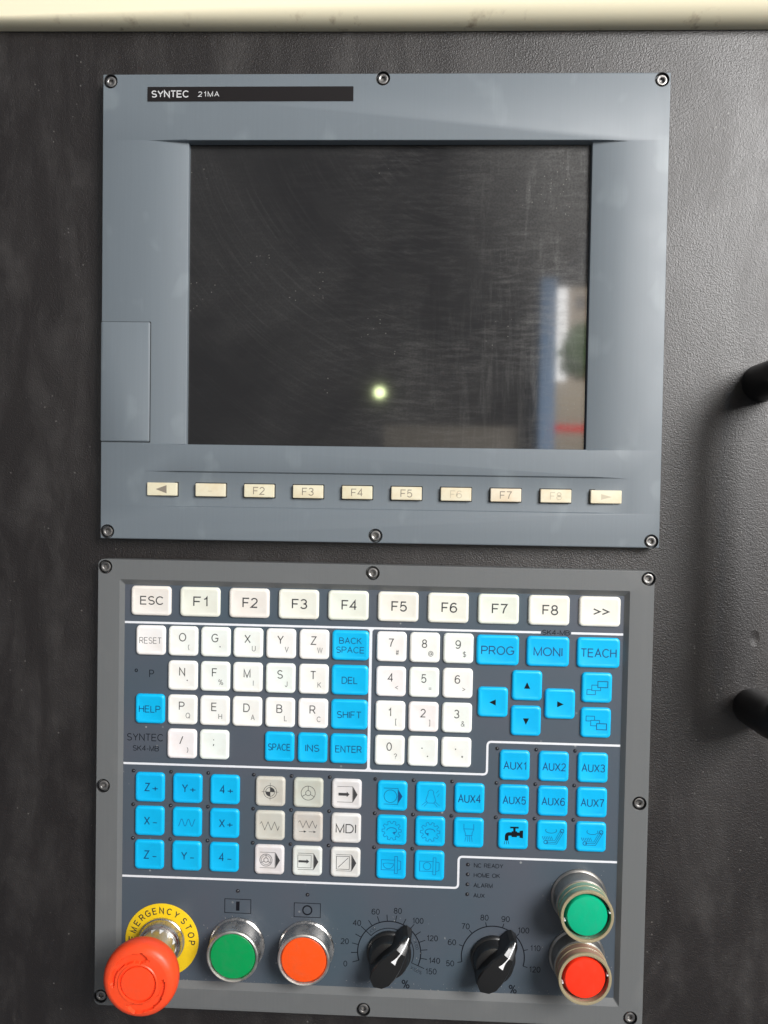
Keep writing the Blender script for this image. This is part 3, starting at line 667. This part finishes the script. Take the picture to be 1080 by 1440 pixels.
def zig(mb, y=0, h=2.2, w=5.2): stroke(mb, [(-w, y+h*0.5), (-w+0.8, y+h)]+[(-w+0.8+(i+1)*(2*w-1.6)/5, y+(-h if i % 2 == 0 else h)) for i in range(5)]+[(w, y)], 0.25)
def i_step(mb):
    zig(mb, 1.6, 1.9, 5.0)
    for x in (-4.6, 0.6): stroke(mb, [(x, -2.4), (x+3.2, -2.4)], 0.22); poly(mb, [(x+2.6, -3.0), (x+4.0, -2.4), (x+2.6, -1.8)])
def i_whbox(mb): boxtri(mb); wheel(mb, -1.7, 0, 3.3); circle(mb, -1.7, 0, 2.5, 0.2)
def i_memo(mb): boxtri(mb, -5, 3.4, 4.4); sq(mb, -1.4, 0, 3.6, 3.4, 0.22); bold_arrow(mb, -4.6, 1.2, 0.6)
def i_blk(mb): boxtri(mb, -5, 3.2, 4.4); sq(mb, -1.3, 0, 3.5, 3.5, 0.28); stroke(mb, [(-3.9, -2.6), (1.5, 2.7)], 0.28)
MX = (-73.1, -52.6, -32.0); MY = (-161.95, -180.45, -199.05)
icons = [('a quartered target', i_target), ('a handwheel', wheel), ('an arrow in a pointed box', lambda mb: (boxtri(mb), bold_arrow(mb, -4.3, 1.6))),
         ('a zigzag line', zig), ('a zigzag line above two arrows', i_step), ('MDI', word('MDI', 5.0, w=11.0, thin=0.004)),
         ('a handwheel in a pointed box', i_whbox), ('an arrow in a double box', i_memo), ('a diagonal line in a pointed box', i_blk)]
for n, (s, d) in enumerate(icons): key(MX[n % 3], MY[n//3], 'worn' if n in (0, 1, 3, 4) else 'paleworn', 'grey white mode key marked with %s' % s, d, has_led=True)
# function keys
def i_circ(mb): stroke(mb, [(-4.6, 4.3), (3.0, 4.3), (3.0, -4.3), (-4.6, -4.3)], 0.26); circle(mb, -1.0, 0, 3.4, 0.26); poly(mb, [(3.2, 3.6), (3.2, -3.6), (5.4, 0)], 0.01)
def i_bulb(mb):
    stroke(mb, arc(0, 2.6, 1.5, -20, 200, 10)+[(-2.6, -1.6), (-1.6, -3.0), (1.6, -3.0), (2.6, -1.6)], 0.26, 0, True)
    for x in (-1, 1): stroke(mb, [(x*2.3, -2.2), (x*4.8, -4.4)], 0.24); stroke(mb, [(x*1.8, -3.0), (x*3.6, -5.0)], 0.24)
    stroke(mb, [(3.4, 0.4), (4.6, 2.2)], 0.22, mi=1); stroke(mb, [(2.8, 2.4), (4.2, 4.0)], 0.22, mi=1)
def gear(flip):
    def d(mb):
        pts = []
        for i in range(10):
            for da, r in ((-12, 3.9), (-7, 5.2), (7, 5.2), (12, 3.9)):
                a = math.radians(36*i+da); pts.append((r*math.cos(a), r*math.sin(a)))
        stroke(mb, pts, 0.26, 0, True)
        f = -1 if flip else 1
        stroke(mb, [(f*x, y) for x, y in arc(0, 0, 2.6, 180, -60, 16, 1.6)], 0.4); x, y = f*1.3, -1.4; poly(mb, [(x-0.9, y+0.5), (x+0.3, y-0.9), (x+0.7, y+0.9)])
    return d
def i_nozzle(mb):
    stroke(mb, [(-2.6, 5), (-2.6, 2.2), (-1.8, 0), (-1.8, -1.2), (1.8, -1.2), (1.8, 0), (2.6, 2.2), (2.6, 5)], 0.3); stroke(mb, [(-2.6, 2.3), (2.6, 2.3)], 0.28)
    for x in (-1.3, -0.4, 0.4, 1.3): stroke(mb, [(x, -1.3), (x*1.5, -4.6)], 0.24)
def i_tail(kind):
    def d(mb):
        stroke(mb, [(2.2, 2.6), (-5.2, 2.6), (-5.2, -2.8), (2.2, -2.8)], 0.26); sq(mb, 2.7, 0, 0.75, 4.6, 0.28)
        stroke(mb, [(3.6, 2.4), (5.2, 2.0), (5.2, -2.2), (3.6, -2.8)], 0.26)
        if kind: circle(mb, -1.2, 0, 2.0, 0.28)
        else: stroke(mb, arc(-1.4, 0.6, 2.8, 180, 360, 12), 0.28); stroke(mb, [(-4.2, 0.6), (-1.6, 0.9), (1.4, 0.6)], 0.22)
    return d
FX = (-7.5, 13.0, 33.55); FY = (-162.15, -180.7, -199.2)
fn = [('a circle in a pointed box', i_circ), ('a lamp bulb', i_bulb), ('AUX4', word('AUX4', 4.5, w=12.2, thin=0.0)), ('a toothed gear turning right', gear(False)), ('a toothed gear turning left', gear(True)),
      ('a spraying nozzle', i_nozzle), ('a tool turret and half ring', i_tail(0)), ('a tool turret and ring', i_tail(1))]
for n, (s, d) in enumerate(fn): key(FX[n % 3], FY[n//3], 'blue', 'blue key marked with %s' % s, d, has_led=True, ink=[M['blueink'] if 'AUX' in s or n == 0 else M['faintblue']]*2)
def i_tap(mb):
    stroke(mb, round_path([(3.9, 0.4), (-3.4, 0.4), (-3.4, -3.2)], 1.4), 1.9, 0.01); poly(mb, [(3.4, -1.4), (5.2, -1.7), (5.2, 2.5), (3.4, 2.2)], 0.02)
    stroke(mb, [(0.6, 0.8), (0.6, 3.6)], 1.2); stroke(mb, [(-1.6, 3.9), (2.8, 3.9)], 0.9, 0.02); poly(mb, [(-0.8, -1.2), (2.0, -1.2), (2.0, 1.9), (-0.8, 1.9)], 0.03)
    for x in (-4.3, -3.4, -2.5): stroke(mb, [(x, -3.5), (x+(x+3.4)*0.4, -5.2)], 0.25)
def i_conv(f):
    def d(mb):
        for o_, w in ((0.0, 0.25), (0.9, 0.22), (-0.9, 0.25)):
            stroke(mb, [(-3.2, -3.3+o_), (1.9-o_*0.5, -3.3+o_), (5.2-o_, 2.8+o_*0.3)], w)
        circle(mb, -3.3, -3.3, 0.95, 0.35, n=14); circle(mb, 5.2, 2.9, 0.95, 0.35, n=14)
        for i in range(6): stroke(mb, [(-5.2+i*0.95, -0.2), (-4.4+i*0.95, -2.0)], 0.25)
        stroke(mb, [(f*(x+0.2), y) for x, y in arc(-0.8, 3.0, 2.9, 150, 390, 18, 1.4)], 0.26)
    return d
AX = (57.1, 77.65, 98.2); AY = (-143.65, -162.2, -180.7)
ax = [('AUX1', 0), ('AUX2', 0), ('AUX3', 0), ('AUX5', 0), ('AUX6', 0), ('AUX7', 0), ('a dripping tap', i_tap), ('a chip conveyor running forward', i_conv(1)), ('a chip conveyor running back', i_conv(-1))]
for n, (s, d) in enumerate(ax):
    key(AX[n % 3], AY[n//3], 'blue', 'blue key marked with %s' % s, d if d else word(s, 4.3, 0.2, 0, w=12.4, thin=0.0), has_led=True, ink=[M['plateink'] if n == 6 else M['blueink']]*2)

# crumbs of dirt on the ledge and round the buttons
mb = MB()
for i in range(190):
    if i < 110: x, y = random.uniform(-150, 100), -267.2+random.random()**2*3.5
    else:
        bx, by = random.choice(((-90, -246.6), (-52.3, -246.9), (92.8, -213.2), (92.5, -245.4), (-7.6, -247.5))); a_ = random.uniform(0, 2*PI); r_ = 15+random.random()**2*6; x, y = bx+r_*math.cos(a_), by+r_*math.sin(a_)
    x, y = k_(x, y); q = random.uniform(0.08, 0.26); mb.add([(x-q, y-q*.6, PZ), (x+q, y-q*.7, PZ), (x+random.uniform(-q, q), y+q, PZ), (x, y, PZ+q)], [(0, 1, 3), (1, 2, 3), (2, 0, 3)])
dc = mb.obj('dust_crumbs', mat('pale_dirt', (0.42, 0.40, 0.37), 0.9), K); dc['kind'] = 'stuff'
# ---- emergency stop
ex, ey = k_(-131.2, -245.7)
b = MB(); b.lathe([(20.1, 0), (20.1, 0.35), (19.8, 0.5)], 72); lab = None
c = MB(); n = 64
c.lathe([(12.6, 0.4), (12.6, 1.6), (12.1, 2.0), (12.0, 5.4), (11.5, 6.5), (10.6, 6.9), (10.0, 6.8), (9.8, 6.0)], n, cap1=False)
est = c.obj('emergency_stop_button', M['chrome'], K, (ex, ey, PZ), smooth=35, label='red mushroom emergency stop button on a chrome collar')
b.obj('yellow_disc', M['yellow'], est, smooth=30)
mb = MB()
for ch, a in zip('EMERGENCYSTOP', (177.5, 161.6, 146.6, 132, 118.5, 104.7, 91, 76, 61, 43, 28.3, 12.5, -2.5)):
    a = math.radians(a); text(mb, ch, 16.4*math.cos(a), 16.4*math.sin(a), 3.7, 0.55, rot=a-PI/2, thin=-0.02, sx=0.88)
mb.obj('lettering', M['ink'], est)
c = MB(); c.lathe([(10.0, 6.2), (10.0, 12.2), (10.0, 20.0), (9.0, 21.5), (8.4, 24.5)], 40, cap1=False); nk = c.obj('neck', M['satin'], est, smooth=30)
mb = MB()
for i in range(14):
    a = 2*PI*i/14; q = lambda da, z: (10.08*math.cos(a+da), 10.08*math.sin(a+da), z)
    mb.add([q(-.13, 7.4), q(.13, 7.4), q(.02, 11.0), q(-.02, 11.0)], [(0, 1, 2, 3)])
mb.obj('white_mark', M['pointer'], est)
# head: polar grid with a ring groove and two arrow crescents sunk into its face
rs = [(7.6, 23.4), (8.0, 23.0), (15.5, 25.0), (17.8, 27.0), (18.6, 29.5), (18.8, 31.5), (18.6, 33.6), (18.1, 35.1), (17.2, 36.3), (16.2, 37.0), (15.4, 37.3)]
rr = [15.0, 14.6, 14.2, 13.8, 13.2, 12.6, 12.0, 11.4, 11.0, 10.6, 10.2, 9.8, 9.4, 9.1, 8.8, 8.5, 8.2, 7.9, 7.4, 5.0, 2.0]
def head_z(r, a):
    z = 37.45+0.35*(1-(r/15)**2)
    if 8.35 < r < 9.25: z -= 1.0
    if r >= 9.25 and r <= 9.9: z += 0.35
    for a0 in (65, 245):
        d = (math.degrees(a)-a0) % 360
        if d < 125:
            w = 0.5+2.1*(1-d/125); mid = 12.6
            if d < 22: w = 3.0*d/22
            if abs(r-mid) < w: z -= 1.5
    return z
n = 120; hb = MB()
rings = [[(r*math.cos(2*PI*i/n), r*math.sin(2*PI*i/n), z) for i in range(n)] for r, z in rs]
rings += [[(r*math.cos(2*PI*i/n), r*math.sin(2*PI*i/n), head_z(r, 2*PI*i/n)) for i in range(n)] for r in rr]
hb.loft(rings, 0, False, True); hb.obj('mushroom_head', M['red'], est, smooth=28)

# ---- illuminated style push buttons
def push_button(x, y, capm, label, rim='satin'):
    px, py = k_(x, y); c = MB()
    c.lathe([(15.0, 0), (15.0, 0.9), (14.5, 1.4), (14.2, 1.6), (13.9, 9.6), (13.6, 10.2)], 64, cap1=False)
    o = c.obj('push_button', M['chrome'], K, (px, py, PZ), smooth=30, label=label)
    c = MB(); c.lathe([(13.75, 9.9), (13.9, 10.6), (13.7, 11.3), (13.1, 11.7), (12.5, 11.5), (12.2, 11.0), (12.1, 9.6)], 64, cap1=False); c.obj('rim', M['satin'], o, smooth=40)
    c = MB(); c.lathe([(12.0, 9.5), (12.0, 10.7), (11.6, 11.05), (9.0, 11.2), (4.0, 11.3), (0.5, 11.3)], 64); c.obj('cap', capm, o, smooth=35)
push_button(-90.0, -246.6, M['green'], 'round green start push button in a chrome collar')
push_button(-52.3, -246.9, M['orange'], 'round orange red stop push button in a chrome collar')

# ---- indicator lamps with clear sleeves
def lamp(x, y, capm, deep, label):
    px, py = k_(x, y); c = MB()
    c.lathe([(14.8, 0), (14.8, 0.9), (14.3, 1.5), (13.9, 1.8), (13.6, 9.5), (12.9, 10.2), (11.0, 10.3)], 64)
    o = c.obj('indicator_lamp', M['dullmetal'], K, (px, py, PZ), smooth=30, label=label)
    c = MB(); c.lathe([(12.0, 10.3), (12.0, 15.4), (11.4, 15.8), (11.0, 17.5)], 56); c.obj('lens_base', deep, o, smooth=30)
    tube_m = M['tubegreen'] if deep is M['deepgreen'] else M['tubered']
    c = MB(); c.lathe([(12.3, 10.4), (13.3, 10.4), (13.15, 12.0), (13.15, 14.2), (13.2, 19.0), (12.9, 19.3), (12.0, 19.4), (11.9, 17.0), (12.3, 16.0), (12.3, 10.4)], 64, cap1=False)
    sl = c.obj('clear_sleeve', tube_m, o, smooth=40)
    for z0, r0, w0 in ((10.6, 13.35, 0.5), (14.4, 13.35, 0.55), (18.9, 13.5, 1.3)):
        c = MB(); c.lathe([(12.9, z0-0.3), (r0, z0-0.1), (r0+0.12, z0+w0*0.4), (r0-0.15, z0+w0*0.85), (12.7, z0+w0), (12.0, z0+w0*0.8), (11.9, z0)], 64, cap1=False)
        c.obj('sleeve_rim', M['sleeverim'], o, smooth=40)
    c = MB(); c.lathe([(10.5, 17.0), (10.4, 18.8), (9.9, 19.5), (7.0, 19.9), (3.0, 20.0), (0.5, 20.0)], 56); c.obj('lamp_cap', capm, o, smooth=35)
    for a in (12, 192):
        c = MB(); a = math.radians(a); cx, cy = 11.5*math.cos(a), 11.5*math.sin(a); c.lathe([(0.45, 17.5), (0.45, 19.9), (0.25, 20.1)], 10, cx, cy); c.obj('clip', M['line'], o)
lamp(92.8, -213.2, M['lampgreen'], M['deepgreen'], 'green indicator lamp with a clear sleeve')
lamp(92.5, -245.4, M['lampred'], M['deepred'], 'red indicator lamp with a clear sleeve')

# ---- rotary override knobs
def knob(x, y, ang, label):
    px, py = k_(x, y); c = MB()
    c.lathe([(11.9, 0.0), (11.9, 1.8), (11.4, 2.4), (10.9, 2.6), (10.3, 7.0), (9.6, 8.4), (8.0, 9.0), (0.5, 9.0)], 56)
    o = c.obj('rotary_knob', M['knob'], K, (px, py, PZ), smooth=30, label=label)
    o.rotation_euler.z = math.radians(ang)
    c = MB()
    # grip bar along +x (pointer end) to -x (tail): outline half widths
    xs = [-12.8, -10.6, -7.0, -2.0, 4.0, 8.0, 10.8, 13.5, 16.2, 18.0]
    hw = [1.0, 4.6, 6.3, 6.5, 5.7, 4.5, 3.7, 3.2, 2.7, 1.2]
    zt = [13.6, 14.4, 14.9, 15.0, 15.0, 15.0, 14.9, 13.3, 11.4, 9.4]
    rings = []
    for x_, w, z in zip(xs, hw, zt):
        e = min(0.9, w*0.6)
        rings.append([(x_, -w-0.5, 0.6), (x_, -w, z*0.55), (x_, -w+e*0.3, z-1.0), (x_, -w+e, z), (x_, 0, z+(0.12 if x_ < 10 else 0.5)), (x_, w-e, z), (x_, w-e*0.3, z-1.0), (x_, w, z*0.55), (x_, w+0.5, 0.6)])
    c.loft(rings, 0, False, False, closed=False)
    a = rings[0]; c.add(a, [tuple(range(len(a)))]); a = rings[-1]; c.add(a, [tuple(reversed(range(len(a))))])
    c.obj('grip', M['knob'], o, smooth=24)
    c = MB()
    def zt_at(x_):
        for i in range(len(xs)-1):
            if xs[i] <= x_ <= xs[i+1]: t = (x_-xs[i])/(xs[i+1]-xs[i]); return zt[i]*(1-t)+zt[i+1]*t+(0.2 if x_ < 9 else 0.58)
    pts = [(4.0, 1.35), (6.4, 0.6), (8.0, 0.32), (10.8, 0.3), (13.5, 0.3), (16.2, 0.3), (17.6, 0.3)]
    c.loft([[(x_, -w, zt_at(x_)), (x_, w, zt_at(x_))] for x_, w in pts], 0, False, False, closed=False); c.obj('pointer_line', M['pointer'], o)
knob(-7.6, -247.6, 54, 'black rotary knob on the 0 to 150 percent dial')
knob(48.0, -247.9, 54, 'black rotary knob on the 50 to 120 percent dial')
def dial(cx, cy, r, a0, step, labels, n, inner=None, per=(8, -17.5), tick=3.6):
    mb = MB(); cx, cy = k_(cx, cy); z = Z1
    stroke(mb, arc(cx, cy, r, a0, a0-step*(n-1), 60), 0.55, z)
    for i in range(n):
        a = math.radians(a0-step*i); c, s = math.cos(a), math.sin(a)
        stroke(mb, [(cx+c*r, cy+s*r), (cx+c*(r+tick), cy+s*(r+tick))], 0.4, z+0.01)
        if i in labels:
            q = r+tick+(3.6 if abs(c) > 0.75 else 2.6); text(mb, labels[i], cx+c*q+0.4*c, cy+s*q, 3.2, z, thin=0.0, sx=0.98)
    text(mb, '%', cx+per[0], cy+per[1], 4.8, z, thin=0.0)
    if inner:
        b0, b1 = a0-step*4, a0-step*15
        stroke(mb, arc(cx, cy, inner, b0, b1, 50), 0.4, z)
        for b_ in (b0, b1): c, s = math.cos(math.radians(b_)), math.sin(math.radians(b_)); stroke(mb, [(cx+c*inner, cy+s*inner), (cx+c*r, cy+s*r)], 0.4, z+0.01)
    o = mb.obj('dial_scale', M['plateink'], K)
    if inner:
        mb = MB()
        for s_, a, q in (('X10', 128, 15.0), ('X100', 17, 15.2), ('X100%', -32, 17.4)):
            a = math.radians(a); text(mb, s_, cx+q*math.cos(a), cy+q*math.sin(a), 1.9, z, rot=a-PI/2 if s_ != 'X100%' else -0.45, thin=0.01)
        mb.obj('small_print', M['wornplate'], K)
dial(-7.6, -247.6, 17.0, 197, 14.67, {0: '0', 2: '20', 4: '40', 6: '60', 8: '80', 10: '100', 12: '120', 14: '140', 15: '150'}, 16, 13.2, (9.2, -17.0))
dial(48.0, -247.9, 16.8, 191, 29.4, {0: '50', 1: '60', 2: '70', 3: '80', 4: '90', 5: '100', 6: '110', 7: '120'}, 8, None, (11.0, -17.0), 2.4)

# ================================================================= what the dark glass mirrors (it stands behind the photographer)
def mir(px, py, Z):
    """world point at depth Z (mm) mirrored into the glass at glass point px, py"""
    k = (Z+414.2)/409.6; return W(px*k, py*k, Z)
def solid_box(name, m, a, b, label=None, cat=None, bevel=0.0):
    b0 = MB(); x = sorted((a[0], b[0])); y = sorted((a[1], b[1])); z = sorted((a[2], b[2]))
    cx, cy, cz = [(q[0]+q[1])/2 for q in (x, y, z)]
    b0.box(*[(v-cx)*1000 for v in x], *[(v-cy)*1000 for v in y], *[(v-cz)*1000 for v in z])
    o = b0.obj(name, m); o.location = (cx, cy, cz)
    if label: o['label'] = label; o['category'] = cat
    return o
m_post = mat('blue_post_paint', (0.10, 0.19, 0.32), 0.5); m_bld = mat('beige_render', (0.55, 0.46, 0.36), 0.8); m_leaf = mat('leaf_green', (0.08, 0.14, 0.05), 0.7)
m_red = mat('red_banner', (0.85, 0.02, 0.02), 0.6); m_win = mat('window_dark', (0.05, 0.06, 0.07), 0.2); m_bark = mat('bark', (0.12, 0.08, 0.05), 0.9)
m_sky = bpy.data.materials.new('bright_overcast_sky'); m_sky.use_nodes = True
nt = m_sky.node_tree; nt.nodes.remove(nt.nodes['Principled BSDF']); em = nt.nodes.new('ShaderNodeEmission'); em.inputs[0].default_value = (1, 0.99, 0.97, 1); em.inputs[1].default_value = 20
nt.links.new(em.outputs[0], nt.nodes['Material Output'].inputs[0])
m_bulb = m_sky.copy(); m_bulb.name = 'lit_bulb'; m_bulb.node_tree.nodes['Emission'].inputs[0].default_value = (0.86, 1.0, 0.50, 1); m_bulb.node_tree.nodes['Emission'].inputs[1].default_value = 60
def at(px, py, Z): return mir(px, py, Z)
a, b_ = at(66.6, 0, 2600), at(75.0, 114, 2600); a.z = 0
solid_box('steel_post', m_post, a, Vector((b_.x, b_.y-0.07, b_.z)), 'blue painted steel post mirrored in the dark screen', 'post')
a, b_ = at(73.2, 20, 30000), at(88, 150, 30000)
s_ = solid_box('sky', m_sky, a, Vector((b_.x, b_.y-0.1, b_.z))); s_['kind'] = 'structure'
# building with window bands
a, b_ = at(80.3, 0, 12000), at(112, 150, 12000); a.z = 0
bld = thing('apartment_building', 'beige apartment block mirrored at the right edge of the screen', 'building', 0, 0, 12000)
mb = MB(); X0, X1 = a.x*1000, b_.x*1000; YT = (b_.z-H0)*1000; yb_ = -H0*1000; mb.add([(x, y, z) for y in (yb_, YT) for x, z in ((X0, 0), (X1, 0), (X1*1.4, 4000), (X0*1.4, 4000))], [(0, 1, 2, 3), (7, 6, 5, 4), (0, 4, 5, 1), (1, 5, 6, 2), (2, 6, 7, 3), (3, 7, 4, 0)]); w_ = mb.obj('wall', m_bld, bld)
for i in range(7):
    for j in range(4):
        mb = MB(); yy = YT-330-i*420; xx = X0+140+j*230
        if yy > -900: mb.box(xx, xx+120, yy, yy+190, -30, -4); mb.obj('window', m_win, bld)
# tree
tr = thing('street_tree', 'green tree mirrored below the building in the screen', 'tree', 0, 0, 9000)
c = at(89, 74, 9000); cx, cy = c.x*1000, (c.z-H0)*1000
mb = MB(); mb.lathe([(90, 0), (60, 1)], 8); mb = MB(); rings = [[(cx+r*math.cos(q*PI/4), y, r*math.sin(q*PI/4)) for q in range(8)] for r, y in ((110, -H0*1000), (80, cy-200), (30, cy+200))]
mb.loft(rings, 0, True, True); mb.obj('trunk', m_bark, tr)
mb = MB()
for i in range(3200):
    d = Vector((random.gauss(0, 1), random.gauss(0, 1), random.gauss(0, 1))).normalized()*random.uniform(0.35, 1)
    lb = (i*7) % 5; p = Vector((cx-110+lb*75+d.x*190, cy+(-40, 130, -90, 60, 150)[lb]+d.y*230, d.z*200)); e1 = Vector((random.uniform(-1, 1), random.uniform(-1, 1), random.uniform(-1, 1)))*38; e2 = Vector((random.uniform(-1, 1), random.uniform(-1, 1), random.uniform(-1, 1)))*38
    mb.add([tuple(p-e1), tuple(p+e2), tuple(p+e1), tuple(p-e2)], [(0, 1, 2, 3)])
mb.obj('crown', m_leaf, tr)
a, b_ = at(75.2, 33.2, 5000), at(93, 37, 5000)
solid_box('red_banner', m_red, a, Vector((b_.x, b_.y-0.02, b_.z)), 'red banner mirrored at the lower right of the screen', 'banner')
a, b_ = at(74.5, 0, 6500), at(96, 60, 6500); a.z = 0
solid_box('rendered_wall', mat('brown_render', (0.17, 0.145, 0.11), 0.8), a, Vector((b_.x, b_.y-0.2, b_.z)), 'brown wall mirrored below the tree in the screen', 'wall')
# lintel of the doorway, running away from the door on the right
b0 = MB(); p0, p1 = (606, 3100), (652, 2450)
b0.add([(x, y if y else yl, z) for y in (None, 2400) for x, z, yl in ((p0[0], p0[1], 935), (p1[0], p1[1], 985), (p1[0]+220, p1[1], 985), (p0[0]+220, p0[1], 935))], [(0, 1, 2, 3), (7, 6, 5, 4), (0, 4, 5, 1), (1, 5, 6, 2), (2, 6, 7, 3), (3, 7, 4, 0)])
a, b_ = at(-15, 0, 2750), at(56, 35.5, 2750); a.z = 0
solid_box('tool_cabinet', mat('tan_cabinet_paint', (0.16, 0.13, 0.095), 0.6), a, Vector((b_.x, b_.y-0.5, b_.z)), 'tan cabinet dimly mirrored along the bottom of the screen', 'cabinet')
lt = thing('doorway_lintel', 'dark lintel of the workshop doorway mirrored in the screen', 'lintel', 0, 0, 0); b0.obj('lintel_beam', mat('dark_lintel', (0.05, 0.05, 0.055), 0.7), lt)
# hanging lamp
c = at(-17.7, 52.9, 3000); lp = thing('hanging_lamp', 'small lit bulb mirrored in the middle of the dark screen', 'lamp', c.x*1000, (c.z-H0)*1000, 3000)
mb = MB(); mb.lathe([(23*math.sin(PI*i/12), 23*-math.cos(PI*i/12)) for i in range(1, 12)], 20, cap0=True); mb.obj('bulb', m_bulb, lp, smooth=80)
mb = MB(); rings = [[(9*math.cos(q*PI/4), y, 9*math.sin(q*PI/4)) for q in range(8)] for y in (24, 900)]; mb.loft(rings, 0, True, True); mb.obj('cable', M['rubber'], lp)
